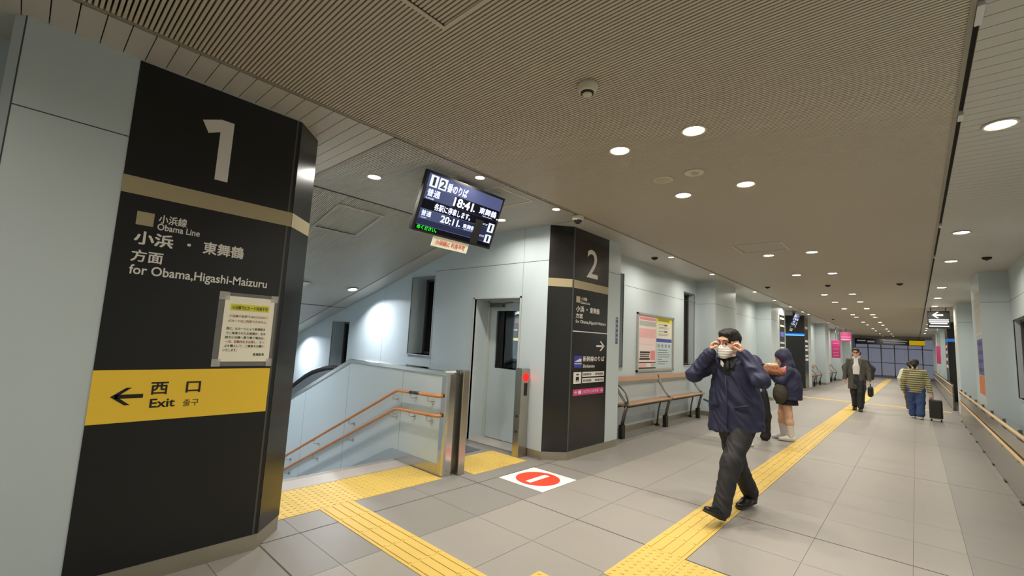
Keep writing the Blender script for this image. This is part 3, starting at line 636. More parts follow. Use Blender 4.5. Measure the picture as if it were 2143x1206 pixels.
def ceiling_disc(name, x, y, prof, mt, label, cat, extra=None, group=None):
    t = empty(name, (x, y, CZ), 0, label, cat, group); MB().lathe(prof, seg=32).build('housing', mt, t)
    if extra: extra(t)
def det(t):
    MB().lathe([(.035, -.062), (.042, -.05), (.042, -.044), (.036, -.04), (.02, -.04)], seg=28).build('sensor_slot', M_BLK, t)
    MB().lathe([(.030, -.055), (.028, -.066), (0, -.068)], seg=28).build('sensor_cap', M_WPL, t)
ceiling_disc('smoke_detector', -1.397, 2.115, [(.062, 0), (.062, -.02), (.057, -.03), (.052, -.045), (.043, -.052), (0, -.054)], M_WPL, 'cream round smoke detector on the slatted ceiling', 'smoke detector', det)
ceiling_disc('ceiling_speaker', -1.673, 3.84, [(.088, 0), (.088, -.006), (.078, -.012), (.072, -.009), (0, -.009)], M_WPL, 'flat cream ceiling speaker with a plain round grille', 'speaker', lambda t: MB().lathe([(.071, -.009), (.069, -.0105), (0, -.011)]).build('grille', mat('speaker grille', (190, 182, 160), .7), t))
ceiling_disc('ceiling_sensor', -1.385, 3.82, [(.082, 0), (.082, -.006), (.074, -.014), (0, -.016)], M_WPL, 'cream ceiling sensor disc with a small off-centre cap', 'sensor', lambda t: MB().lathe([(.034, -.014), (.03, -.022), (0, -.024)], (.012, -.01, 0)).build('sensor_cap', mat('speaker grille', (190, 182, 160), .7), t))
for x, y, lb in ((-3.34, 7.35, 'over the bench alcove'), (-2.57, 11.9, 'beside the far row on the stair side'), (-1.39, 11.95, 'between the far downlight rows'), (-.19, 12.1, 'beside the far row above the railing'), (.83, 9.4, 'near the first pillar behind the railing'), (-2.6, 23.6, 'far along the corridor by the black pillar')):
    ceiling_disc('sprinkler_plate', x, y, [(.055, 0), (.055, -.012), (.035, -.03), (0, -.032)], M_DARK, f'small dark ceiling disc {lb}', 'sprinkler', lambda t: MB().lathe([(.012, -.03), (.012, -.045), (0, -.047)], seg=12).build('spray_tip', M_BFRAME, t))
t = empty('dome_camera', (-3.0, 4.43, CZ), 0, 'white dome security camera at the ceiling edge above the platform 2 board', 'security camera')
MB().lathe([(.07, 0), (.072, -.02), (.07, -.05), (.055, -.062)], seg=28).build('housing', M_WPL, t)
MB().lathe([(.053, -.05), (.05, -.072), (.036, -.092), (.015, -.102), (0, -.104)], seg=24).build('dome', mat('smoked dome', (24, 26, 30), .08), t)
for i, (y, l_) in enumerate(((2.60, .16), (3.77, .1), (6.9, .1), (9.0, .1))):
    o = MB().box(.254, .279, y, y+l_, CZ-.012, CZ+.03).build('ceiling_clip', mat('pale clip', (214, 212, 208), .4)); tag(o, f'small pale clip in the dark ceiling slit above the railing, {ORD[i]} along it', 'clip', 'clips in the ceiling slit')

# ------------------------------------------------------------------ benches, posters
def bench(y0, label, nseat=2, L=1.74, group=None, zoff=0):
    t = empty('bench', (-3.55, y0, 0), 0, label, 'bench', group)
    for k in range(nseat):
        a, b = k*L+.03, (k+1)*L-.03
        m = MB(); prof = [(.14, .555), (.155, .545), (.15, .522), (-.13, .505), (-.145, .512), (-.14, .53)]
        m.prism_y(prof, a, b); m.build('seat', M_BENCH, t, .004)
        m = MB(); prof = [(-.165, .955), (-.145, .955), (-.115, .875), (-.12, .865), (-.14, .865), (-.17, .945)]
        m.prism_y(prof, a, b); m.build('backrest', M_BENCH, t, .004)
        MB().box(.05, .10, a, b, .485, .515).box(-.10, -.05, a, b, .48, .505).build('seat_beam', M_BLK, t)
    for k in range(nseat+1):
        y = k*L; y = min(max(y, .05), nseat*L-.05)
        m = MB()
        m.tube([(-.15, y-.025, .93), (-.10, y-.025, .80), (-.02, y-.025, .68), (.06, y-.025, .585), (.10, y-.025, .53)], .014, 8)
        m.tube([(-.15, y+.025, .93), (-.10, y+.025, .80), (-.02, y+.025, .68), (.06, y+.025, .585), (.10, y+.025, .53)], .014, 8)
        m.build('back_support', M_BFRAME, t)
        f = MB().tube([(.10, y-.03, .52), (.06, y-.03, .40), (.015, y-.03, .2)], .016, 8).tube([(.10, y+.03, .52), (.06, y+.03, .40), (.015, y+.03, .2)], .016, 8).tube([(-.08, y, .5), (-.13, y, .25), (-.15, y, .02)], .016, 8)
        fo = f.build('leg', M_BFRAME, t)
        MB().prism([(-.02, y-.05), (.045, y-.05), (.045, y+.05), (-.02, y+.05)], 0, .21).box(-.18, -.12, y-.04, y+.04, 0, .03).build('foot_block', M_BLK, fo)
        if k in (0,):
            MB().tube([(-.12, y, .85), (-.02, y, .80), (.07, y, .72), (.11, y, .60), (.10, y, .53)], .015, 8).build('armrest', M_BFRAME, t)
    return t
bench(6.62, 'long wooden bench with black feet below the framed posters')
bench(23.35, 'distant bench in the alcove just past the big black board', 2, 1.7)
bench(28.9, 'most distant bench in the alcove under the tall pink banner', 2, 1.7)
def poster_case():
    X = -3.755; t = empty('poster_case', (X, 8.366, 1.55), 0, 'aluminium poster case with a pink and a pale blue poster above the bench', 'poster case')
    m = MB(); y0, y1, z0, z1 = 7.545, 9.187, 1.01, 2.093; w = .035
    for a, b, c, d in ((y0, y1, z0, z0+w), (y0, y1, z1-w, z1), (y0, y0+w, z0, z1), (y1-w, y1, z0, z1)): m.box(X, X+.03, a, b, c, d)
    rel(m, t).build('frame', mat('aluminium', (196, 196, 190), .35, metal=.7), t)
    rel(MB().box(X, X+.008, y0+w, y1-w, z0+w, z1-w), t).build('back_board', mat('case lining', (188, 190, 184), .6), t)
    def pic(name, base, ya, yb, za, zb, bits):
        o = rel(MB().box(X+.008, X+.0095, ya, yb, za, zb), t).build(name, mat(name+' paper', base, .6), t); by = {}
        for c, a0, a1, b0, b1 in bits: by.setdefault(c, []).append((a0, a1, b0, b1))
        for i, (c, bs) in enumerate(by.items()):
            m = MB()
            for a0, a1, b0, b1 in bs: rect(m, (X+.0105+.0003*i, 0, 0), YU, ZU, ya+(yb-ya)*a0, ya+(yb-ya)*a1, zb-(zb-za)*b1, zb-(zb-za)*b0)
            rel(m, t).build('printed_area', mat('print %d %d %d' % c, c, .6), o)
    pk, lp, gy, bk, rd = (226, 176, 176), (232, 204, 200), (176, 178, 172), (52, 44, 44), (222, 136, 140)
    pic('pink_poster', (226, 214, 208), 7.64, 8.35, 1.065, 2.06, [(rd, .02, .98, .04, .09), (gy, .02, .98, .11, .20), (pk, .02, .98, .25, .42), (lp, .02, .98, .43, .55), (bk, .06, .64, .68, .715), (bk, .06, .62, .73, .75), (bk, .06, .6, .765, .785), (bk, .04, .64, .80, .835), (rd, .68, .97, .66, .84), (bk, 0, 1, .875, .895), (bk, 0, 1, .975, 1.0), (pk, .03, .45, .905, .965), (gy, .72, .97, .905, .965)])
    yl, bl, tq, dk = (226, 216, 70), (70, 84, 168), (188, 204, 206), (96, 104, 108)
    bits = [(yl, 0, 1, 0, .105), ((150, 142, 40), .08, .85, .03, .075), (bl, 0, 1, .42, .49), (tq, 0, 1, .51, 1)]
    for k in range(2):
        z = .14+.13*k; bits += [(dk, .12, .5, z, z+.008), (dk, .5, .7, z-.01, z+.022), (dk, .12, .8, z+.05, z+.056), (dk, .12, .7, z+.075, z+.081)]
    for k in range(4): bits += [((140, 150, 152), .08+.23*k, .2+.23*k, .53, .59)]
    for k, w_ in enumerate((.65, .7, .85, .8, .3, .7, .5)): bits += [(dk, .08, .08+w_*.95, .64+.045*k, .652+.045*k)]
    pic('blue_poster', (226, 224, 204), 8.38, 9.11, 1.065, 2.06, bits)
poster_case()

# ------------------------------------------------------------------ right-hand railing and signs
def railing(y0, y1, label):
    t = empty('railing', (.8, y0, 0), 0, label, 'railing', None)
    rel(MB().tube([(.80, y0, .70), (.795, y0+.02, .76), (.775, y0+.08, .76), (.775, y1-.08, .76), (.795, y1-.02, .76), (.80, y1, .70)], .02, 10), t).build('top_rail', M_WOODP, t)
    rel(MB().tube([(.80, y0, .45), (.795, y0+.02, .5), (.775, y0+.08, .5), (.775, y1-.08, .5), (.795, y1-.02, .5), (.80, y1, .45)], .02, 10), t).build('lower_rail', M_WOODP, t)
    rel(MB().box(.797, .806, y0, y1, .02, .69), t).build('infill_panel', mat('railing panel', (150, 146, 136), .22, metal=.75, var=.2, vscale=3, stretch=(1, 2.5, .2)), t)
    n = max(2, round((y1-y0)/1.2)+1)
    for k in range(n):
        y = y0+.06+(y1-y0-.12)*k/(n-1)
        po = rel(MB().box(.806, .834, y-.03, y+.03, 0, .79), t).build('post', M_BFRAME, t)
        rel(MB().box(.785, .838, y-.07, y+.07, 0, .02), t).build('base_plate', mat('dark base plate', (70, 66, 60), .5, metal=.5), po)
        rel(MB().tube([(.81, y, .68), (.79, y, .69), (.775, y, .742)], .008, 8).tube([(.80, y, .44), (.785, y, .44), (.775, y, .482)], .008, 8).box(.78, .836, y-.012, y+.012, .788, .795), t).build('bracket', M_STEELB, po)
railing(6.2, 16.1, 'long railing with two pale wooden handrails ending before the gap')
railing(19.4, 40.0, 'distant railing with two pale wooden handrails beyond the gap')
def right_signs():
    t = empty('pillar_sign', (.845, 11.4, 1.7), 0, 'narrow pillar sign behind the railing with violet and orange fields', 'sign')
    X = .843
    rel(MB().box(X, .845, 10.93, 11.75, 1.95, 2.80), t).build('white_field', mat('sign pale', (205, 205, 198), .4), t)
    m = MB()
    for z in (2.73, 2.55, 2.40, 1.98): m.box(X-.001, X, 10.93, 11.75, z, z+.02)
    rel(m, t).build('rule', mat('sign rule', (236, 232, 190), .4), t)
    rel(MB().box(X, .845, 10.93, 11.75, 1.28, 1.90), t).build('violet_field', mat('sign violet', (92, 92, 160), .5), t)
    k = MB()
    for i in range(4): k.box(X-.001, X, 10.98, 11.7, 1.34+.15*i, 1.40+.15*i)
    rel(k, t).build('dark_line', mat('sign dark violet', (58, 58, 104), .5), t)
    rel(MB().box(X, .845, 10.93, 11.75, .95, 1.27), t).build('orange_field', mat('sign orange', (214, 124, 70), .5), t)
    t = empty('pillar_sign', (.845, 17.2, 1.7), 0, 'bright white strip sign high on the pillar by the railing gap', 'sign')
    rel(MB().box(.842, .845, 16.54, 17.8, 1.75, 2.9), t).build('white_field', mat('sign pale', (205, 205, 198), .4), t)
    m = MB()
    for z in (2.75, 2.5, 2.38, 2.2): m.box(.841, .842, 16.54, 17.8, z, z+.025)
    rel(m, t).build('rule', mat('sign rule', (236, 232, 190), .4), t)
    t = empty('platform_sign', (.845, 22.6, 1.5), 0, 'dark platform board with a blue band behind the distant railing', 'sign')
    rel(MB().box(.8425, .845, 22.0, 23.4, .1, 2.85).box(.85, 1.19, 21.99, 22.0, .1, 2.85), t).build('board', M_BLACKS, t)
    rel(MB().box(.8415, .8425, 22.0, 23.4, 2.16, 2.27).box(.85, 1.19, 21.988, 21.99, 2.16, 2.27), t).build('blue_band', glow('line blue', (70, 140, 230), .5), t)
    k = MB()
    for z in (1.95, 1.75, 1.5, 1.25): k.box(.8412, .8425, 22.1, 23.2, z, z+.1)
    rel(k, t).build('white_mark', M_WHITE, t)
    # hanging illuminated guide board across the view
    t = empty('hanging_sign', (.54, 18.0, CZ), 0, 'backlit black guide board with a white arrow hanging above the railing gap', 'sign')
    rel(MB().box(.30, .78, 18.0, 18.12, 2.42, 2.93), t).build('casing', M_BLK, t, .004)
    m = MB(); P = (0, 17.998, 0); U = (1, 0, 0); arrow(m, P, U, ZU, .40, .64, 2.72, 2.90, left=True, t=.26)
    for z, a, b in ((2.655, .33, .75), (2.60, .33, .75), (2.55, .36, .72), (2.47, .33, .75)): rect(m, P, U, ZU, a, b, z, z+.028)
    rel(m, t).build('lit_lettering', glow('sign white glow', (240, 240, 236), 1.6), t)
    rel(MB().tube([(.38, 18.06, 2.92), (.38, 18.06, CZ+.01)], .012).tube([(.70, 18.06, 2.92), (.70, 18.06, CZ+.01)], .012), t).build('hanger', M_BFRAME, t)
    t = empty('hanging_sign', (.6, 24.5, CZ), 0, 'small pink banner board beside the blue banded board behind the railing', 'sign')
    rel(MB().box(.62, .74, 24.5, 24.54, 1.36, 2.05), t).build('board', mat('sign pink', (206, 66, 132), .5), t)
    rel(MB().tube([(.68, 24.52, 2.04), (.68, 24.52, CZ+.01)], .01), t).build('hanger', M_BFRAME, t)
    t = empty('hanging_sign', (-3.3, 30.0, CZ), 0, 'tall pink banner board hanging over the most distant bench', 'sign')
    rel(MB().box(-3.41, -3.02, 30.0, 30.04, 1.34, 2.28), t).build('board', mat('sign pink', (206, 66, 132), .5), t)
    m = MB()
    for z in (2.1, 1.8, 1.6, 1.45): m.box(-3.34, -3.09, 29.998, 30.0, z, z+.04)
    rel(m, t).build('pale_mark', mat('pink mark', (228, 140, 180), .5), t)
    rel(MB().tube([(-3.21, 30.02, 2.27), (-3.21, 30.02, CZ+.01)], .01), t).build('hanger', M_BFRAME, t)
    t = empty('hanging_sign', (-2.95, 32.5, CZ), 0, 'wide dark pink board hanging higher than the tall pink banner', 'sign')
    rel(MB().box(-3.27, -2.72, 32.5, 32.56, 2.33, 2.86), t).build('board', mat('sign dark pink', (150, 48, 98), .5), t)
    m = MB().box(-3.22, -2.77, 32.498, 32.5, 2.38, 2.46).box(-3.22, -2.77, 32.498, 32.5, 2.55, 2.58); rel(m, t).build('pale_mark', mat('pink mark', (228, 140, 180), .5), t)
    rel(MB().tube([(-3.0, 32.53, 2.85), (-3.0, 32.53, CZ+.01)], .012), t).build('hanger', M_BFRAME, t)
    t = empty('hanging_sign', (-1.4, 42.0, CZ), 0, 'long black guide board with a yellow end across the far end of the corridor', 'sign')
    rel(MB().box(-3.35, .5, 42.0, 42.12, 2.40, 2.82), t).build('casing', M_BLK, t)
    rel(MB().box(-.30, .5, 41.99, 42.0, 2.44, 2.76), t).build('yellow_field', glow('far yellow', (222, 186, 30), .5), t)
    m = MB()
    for a, b, z0, z1 in ((-3.2, -2.7, 2.62, 2.70), (-2.6, -2.2, 2.55, 2.66), (-1.7, -.4, 2.66, 2.73), (-1.7, -.5, 2.52, 2.58)): m.box(a, b, 41.99, 42.0, z0, z1)
    rel(m, t).build('pale_mark', glow('far pale', (150, 146, 146), .5), t)
    rel(MB().tube([(-3.0, 42.06, 2.8), (-3.0, 42.06, CZ+.02)], .02).tube([(.2, 42.06, 2.8), (.2, 42.06, CZ+.02)], .02), t).build('hanger', M_BFRAME, t)
    # black board facing us at the far stairs
    t = empty('platform_sign', (-3.7, 21.49, 0), 0, 'big black board with a glowing blue band at the far stair opening', 'sign')
    rel(MB().box(-4.0, -3.3325, 21.492, 21.4985, .1, CZ), t).build('side_board', M_BLACKS, t)
    rel(MB().box(-3.331, -3.327, 21.5, 22.3, .1, CZ), t).build('front_board', M_BLACKS, t)
    rel(MB().box(-4.0, -3.3325, 21.490, 21.492, 2.205, 2.30), t).build('blue_band', glow('band blue', (36, 110, 236), 1.1), t)
    rel(MB().box(-4.0, -3.3325, 21.4885, 21.490, 2.205, 2.245), t).build('light_blue_line', glow('band light blue', (110, 200, 255), 1.2), t)
    k = MB()
    for z in (2.5, 1.95, 1.75, 1.6, 1.35, 1.2): k.box(-3.327, -3.326, 21.6, 22.2, z, z+.09)
    rel(k, t).build('white_mark', M_WHITE, t)
    t = empty('pillar_sign', (-3.33, 17.0, 1.8), 0, 'black strip sign with a violet patch on the pillar behind the hooded girl', 'sign')
    rel(MB().box(-3.3325, -3.328, 17.0, 17.75, .1, 2.75), t).build('board', M_BLACKS, t)
    k = MB()
    for z in (2.60, 2.35, 1.78, 1.62, 1.50, 1.3): k.box(-3.328, -3.327, 17.05, 17.7, z, z+.06)
    rel(k, t).build('white_mark', M_WHITE, t)
    rel(MB().box(-3.328, -3.327, 17.1, 17.65, 2.02, 2.18), t).build('violet_mark', mat('mark violet', (110, 112, 210), .5), t)
    for y0, y1, lb in ((10.95, 12.0, 'narrow white strip panel high on the third left pillar'),):
        pass
right_signs()
# lit station buildings outside, seen through the door and the window recess
def outside():
    t = empty('station_building', (-10, 16, -4), 0, 'dark lit station building outside in the night behind the door window', 'building')
    rel(MB().box(-16, -7.5, 16, 18.4, -4, .5).box(-14.3, -14.0, 13.2, 13.5, -4, 2.3).box(-20, -18, 14.3, 18, -4, 4), t).build('facade', mat('night building', (74, 80, 96), .8), t)
    rel(MB().box(-14.4, -9.5, 13.0, 13.6, 2.12, 2.28), t).build('canopy_fascia', glow('canopy lamp light', (214, 150, 96), .8), t)
    rel(MB().box(-14.4, -9.5, 13.1, 16.2, 2.28, 2.38), t).build('canopy_roof', mat('dark roof', (40, 42, 50), .7), t)
    for x, y, z, c in ((-11.7, 12.95, 2.42, 0), (-12.05, 12.95, 2.36, 1), (-11.3, 12.95, 2.45, 0), (-11.85, 12.95, 1.55, 0), (-11.5, 12.95, 1.42, 1), (-11.7, 12.95, 1.80, 2)):
        w = .32 if c != 2 else .5
        rel(MB().box(x-w/2, x+w/2, y, y+.08, z, z+(.06 if c == 2 else .1)), t).build('platform_lamp', glow('outside lamp %d' % c, ((250, 250, 240), (236, 226, 120), (240, 180, 130))[c], 2.2), t)
    rel(MB().box(-18.9, -18.3, 14.2, 14.31, 2.2, 2.75).box(-18.9, -18.3, 14.2, 14.31, 2.95, 3.15), t).build('lit_window', glow('outside pale', (226, 214, 170), 1.0), t)
    o = MB().box(-40, 8, 5.2, 60, -4.2, -4).build('ground', mat('night ground', (40, 42, 46), .9)); tag(o, kind='structure')
outside()

# ------------------------------------------------------------------ people: signed distance bodies turned into one continuous skin
import openvdb
from mathutils import noise as _nz
noise3 = _nz.noise
def A(*p): return np.array(p, float)
class Body:
    """prims: ('c', p0, p1, r0, r1, k, flatdir, flat) tapered capsule; ('e', c, radii, rot, k) ellipsoid; a leading '-' subtracts; ('p', point, normal) keeps the side opposite to normal"""
    def __init__(s): s.p = []
    def cap(s, p0, p1, r0, r1=None, k=.02, fd=None, fl=1, sub=False): s.p.append(('-c' if sub else 'c', A(*p0), A(*p1), r0, r0 if r1 is None else r1, k, fd, fl)); return s
    def ell(s, c, rad, rot=None, k=.02, sub=False): s.p.append(('-e' if sub else 'e', A(*c), A(*rad), rot, k)); return s
    def plane(s, pt, n): s.p.append(('p', A(*pt), A(*n)/np.linalg.norm(n))); return s
    def chain(s, pts, rs, k=.02, fd=None, fl=1):
        for i in range(len(pts)-1): s.cap(pts[i], pts[i+1], rs[i], rs[i+1], k, fd, fl)
        return s
    def build(s, name, mt, parent, vox=.008, noise=None, smooth=1, fold=None):
        lo = np.full(3, 1e9); hi = -lo
        for q in s.p:
            if q[0] == 'c': r = max(q[3], q[4])*max(1, q[7])+vox*3; a, b = np.minimum(q[1], q[2])-r, np.maximum(q[1], q[2])+r
            elif q[0] == 'e': r = max(q[2])+vox*3; a, b = q[1]-r, q[1]+r
            else: continue
            lo = np.minimum(lo, a); hi = np.maximum(hi, b)
        n = np.ceil((hi-lo)/vox).astype(int)+1; F = np.full(n, .5, np.float32)
        ax = [lo[i]+vox*np.arange(n[i], dtype=np.float32) for i in range(3)]
        for q in s.p:
            t = q[0]
            if t == 'p':
                G = [(ax[i]-q[1][i])*q[2][i] for i in range(3)]
                F = np.maximum(F, G[0][:, None, None]+G[1][None, :, None]+G[2][None, None, :]).astype(np.float32); continue
            k = q[5] if t[-1] == 'c' else q[4]; sub = t[0] == '-'
            if t[-1] == 'c': r = max(q[3], q[4])*max(1, q[7])+k+vox*2; a, b = np.minimum(q[1], q[2])-r, np.maximum(q[1], q[2])+r
            else: r = max(q[2])+k+vox*2; a, b = q[1]-r, q[1]+r
            i0 = np.clip(np.floor((a-lo)/vox).astype(int), 0, n); i1 = np.clip(np.ceil((b-lo)/vox).astype(int)+1, 0, n)
            sl = tuple(slice(i0[i], i1[i]) for i in range(3))
            if min(i1-i0) <= 0: continue
            P = [ax[0][sl[0]][:, None, None], ax[1][sl[1]][None, :, None], ax[2][sl[2]][None, None, :]]
            if t[-1] == 'c':
                _, p0, p1, r0, r1, k, fd, fl = q
                D = [P[i]-p0[i] for i in range(3)]; d = p1-p0
                if fd is not None:
                    fd = A(*fd)/np.linalg.norm(fd); e = D[0]*fd[0]+D[1]*fd[1]+D[2]*fd[2]; D = [D[i]+(1/fl-1)*e*fd[i] for i in range(3)]; d = d+(1/fl-1)*d.dot(fd)*fd
                L2 = max(d.dot(d), 1e-9); h = np.clip((D[0]*d[0]+D[1]*d[1]+D[2]*d[2])/L2, 0, 1)
                g = np.sqrt(sum((D[i]-h*d[i])**2 for i in range(3)))-(r0+(r1-r0)*h)
                if fd is not None: g = g*min(1, fl)**.5
            else:
                _, c, rad, rot, k = q; D = [P[i]-c[i] for i in range(3)]
                if rot is not None:
                    M = np.array(rot.to_3x3().inverted()); D = [sum(M[i, j]*D[j] for j in range(3)) for i in range(3)]
                k0 = np.sqrt(sum((D[i]/rad[i])**2 for i in range(3))); k1 = np.sqrt(sum((D[i]/rad[i]**2)**2 for i in range(3)))+1e-6
                g = k0*(k0-1)/k1
            f = F[sl]
            if sub: hh = np.clip(k-np.abs(-g-f), 0, None); F[sl] = np.maximum(f, -g)+hh*hh/(4*k+1e-9)
            else: hh = np.clip(k-np.abs(g-f), 0, None); F[sl] = np.minimum(f, g)-hh*hh/(4*k+1e-9)
        if isinstance(noise, tuple): fold, noise = noise, None
        if noise is not None: F = F+noise(ax[0][:, None, None], ax[1][None, :, None], ax[2][None, None, :]).astype(np.float32)*(np.abs(F) < .06)
        F = np.clip(F/vox, -3, 3).astype(np.float32); F = np.ascontiguousarray(F)
        gr = openvdb.FloatGrid(3.0); gr.copyFromArray(F); pts, quads = gr.convertToQuads(isovalue=0.0)
        me = bpy.data.meshes.new(name); me.from_pydata((pts*vox+lo).tolist(), [], quads.tolist()); me.materials.append(mt)
        bm = bmesh.new(); bm.from_mesh(me)
        for _ in range(smooth): bmesh.ops.smooth_vert(bm, verts=bm.verts, factor=.5, use_axis_x=True, use_axis_y=True, use_axis_z=True)
        bmesh.ops.recalc_face_normals(bm, faces=bm.faces)
        if bm.calc_volume(signed=True) < 0: bmesh.ops.reverse_faces(bm, faces=bm.faces)
        if fold:                                   # cloth folds: ridged noise pushed along the normals
            amp, f, st = fold; bm.normal_update(); mv = []
            for v in bm.verts:
                p = v.co; q = Vector((p.x*st[0]+p.z*.5, p.y*st[1], p.z*st[2]+p.x*.4))*f; w_ = Vector((noise3(q*.6), noise3(q*.6+Vector((7, 3, 1))), noise3(q*.6+Vector((2, 9, 5)))))
                r = noise3(q+w_*.9); r2 = noise3(q*2.1+w_)
                mv.append(v.normal*amp*(1.1*(.35-abs(r))*1.6+.45*r2))
            for v, d in zip(bm.verts, mv): v.co += d
        bm.to_mesh(me); bm.free(); me.polygons.foreach_set('use_smooth', [True]*len(me.polygons))
        o = bpy.data.objects.new(name, me); COL.objects.link(o); o.parent = parent; return o
def wrinkle(amp, f=9, st=(1, 1, .8)): return (amp, f, st)
def frame(fwd, up):
    f = Vector(fwd).normalized(); u = Vector(up); s = f.cross(u).normalized(); u = s.cross(f); return f, s, u
def hand(b, wrist, palm_dir, normal, side, curl=(.5, .6, .7, .8), s=1.0, thumb=.5, sc=1.0):
    """palm from the wrist along palm_dir; `normal` leaves the palm side; thumb on the `side` direction"""
    w = Vector(wrist); f = Vector(palm_dir).normalized(); nrm = Vector(normal); nrm = (nrm-f*nrm.dot(f)).normalized(); sd = f.cross(nrm); sd = sd if sd.dot(Vector(side)) > 0 else -sd
    s *= sc
    b.cap(w, w+f*.045*s, .024*s, .03*s, .015, nrm, .62); b.cap(w+f*.045*s+sd*.018*s, w+f*.082*s+sd*.026*s, .02*s, .014*s, .012, nrm, .75); b.cap(w+f*.045*s-sd*.016*s, w+f*.078*s-sd*.026*s, .02*s, .013*s, .012, nrm, .75)
    for i, (off, ln) in enumerate(((.028, .072), (.0095, .08), (-.0095, .075), (-.028, .06))):
        p = w+f*(.084-.004*abs(i-1))*s+sd*off*s; a = 0; q = [p]; ln *= s
        for fr, m_ in ((.45, .9), (.3, 1.0), (.25, .8)):
            a += curl[i]*m_; p = p+(f*math.cos(a)+nrm*math.sin(a))*ln*fr; q.append(p)
        b.chain([A(*x) for x in q], [.0088*s, .0084*s, .0078*s, .0066*s], .003)
    p = w+f*.028*s+sd*.026*s; d1 = (f*.6+sd*.75+nrm*.35*thumb*2).normalized(); d2 = (f*.9+sd*.1+nrm*.6*thumb*2).normalized()
    b.chain([A(*p), A(*(p+d1*.035*s)), A(*(p+d1*.035*s+d2*.028*s)), A(*(p+d1*.035*s+d2*.05*s))], [.012*s, .0105*s, .0095*s, .0075*s], .008)
SKIN = mat('skin', (222, 172, 142), .5, var=.06, vscale=30)
SKINL = mat('skin leg', (226, 180, 150), .5, var=.05, vscale=20)
HAIRM = mat('black hair', (16, 15, 15), .65, bump=.8, bscale=160)
LEATH = mat('black leather', (20, 19, 18), .3)
def head(b, c, face, up, s=1.0):
    """skull, jaw, nose, brow, ears, lips at head centre c looking along face"""
    f, sd, u = frame(face, up); c = Vector(c); rot = Matrix((sd, -f, u)).transposed().to_4x4()
    P = lambda x, y, z: A(*(c+sd*x*s+f*y*s+u*z*s))
    b.ell(P(0, -.012, .035), (.076*s, .094*s, .085*s), rot, .02); b.ell(P(0, .022, -.03), (.061*s, .070*s, .080*s), rot, .03)
    b.cap(P(0, .072, -.098), P(0, .06, -.09), .022*s, .03*s, .03); b.ell(P(0, .085, .045), (.052*s, .02*s, .02*s), rot, .03)
    b.chain([P(0, .090, .028), P(0, .106, -.018), P(0, .108, -.026)], [.008*s, .011*s, .012*s], .012)
    for q in (-1, 1):
        b.ell(P(.033*q, .084, .012), (.019*s, .012*s, .012*s), rot, .012, sub=True); b.ell(P(.033*q, .074, .012), (.013*s, .012*s, .012*s), rot, .003)
        b.ell(P(.012*q, .098, -.028), (.009*s, .01*s, .008*s), rot, .008)
        b.ell(P(.079*q, -.012, .0), (.008*s, .02*s, .031*s), rot, .008); b.ell(P(.05*q, .055, -.022), (.02*s, .02*s, .02*s), rot, .02)
    b.ell(P(0, .09, -.062), (.024*s, .012*s, .007*s), rot, .006); b.ell(P(0, .088, -.074), (.02*s, .012*s, .007*s), rot, .006)
    return P, rot, (f, sd, u)
def eyes(P, rot, s, parent, lashes=True):
    m = MB()
    for q in (-1, 1):
        c = P(.033*q, .0865*1, .011); m.lathe([(0, .004*s), (.006*s, .002*s), (.011*s, -.003*s)], (0, 0, 0), 12)
    m2 = MB()
    for q in (-1, 1):
        T = Matrix.Translation(Vector(P(.033*q, .085, .012))) @ rot @ Matrix.Rotation(R(90), 4, 'X')
        e = MB().lathe([(0, .004*s), (.007*s, .003*s), (.012*s, -.002*s)], seg=12).xf(T); m2.add(e.v[0], e.f, 0, True)
    m2.build('eye', mat('dark eye', (30, 22, 18), .2), parent)
    w = MB()
    for q in (-1, 1): w.tube([P(.014*q, .103, .034), P(.034*q, .102, .041), P(.054*q, .088, .036)], [.003*s, .0042*s, .002*s], 6)
    w.build('eyebrow', HAIRM, parent)
def shoe(t, heel, toe, mt, sole_mt, up=(0, 0, 1), wd=.046, high=.06, name='shoe'):
    h, o = Vector(heel), Vector(toe); f, sd, u = frame(o-h, up); L = (o-h).length
    P = lambda y, z, x=0: A(*(h+f*y*L+u*z+sd*x))
    b = Body(); b.cap(P(.14, .055), P(.2, high+.03), wd*.86, wd*.85, .03, sd, .95); b.cap(P(.14, .045), P(.5, .042), wd*.88, wd*.92, .03); b.cap(P(.5, .036), P(.84, .028), wd*.98, wd*.78, .03, u, .82); b.plane(P(0, .014), A(*(-u)))
    so = b.build(name, mt, t, .007)
    k = Body(); k.cap(P(.15, .012), P(.45, .012), wd*.95, wd*.86, .02, u, .3); k.cap(P(.45, .012), P(.83, .012), wd*.86, wd*1.0, .02, u, .26); k.build('sole', sole_mt, so, .007)
    return so
def limb(b, j, r, k=.03, fd=None, fl=1): b.chain([A(*p) for p in j], r, k, fd, fl)

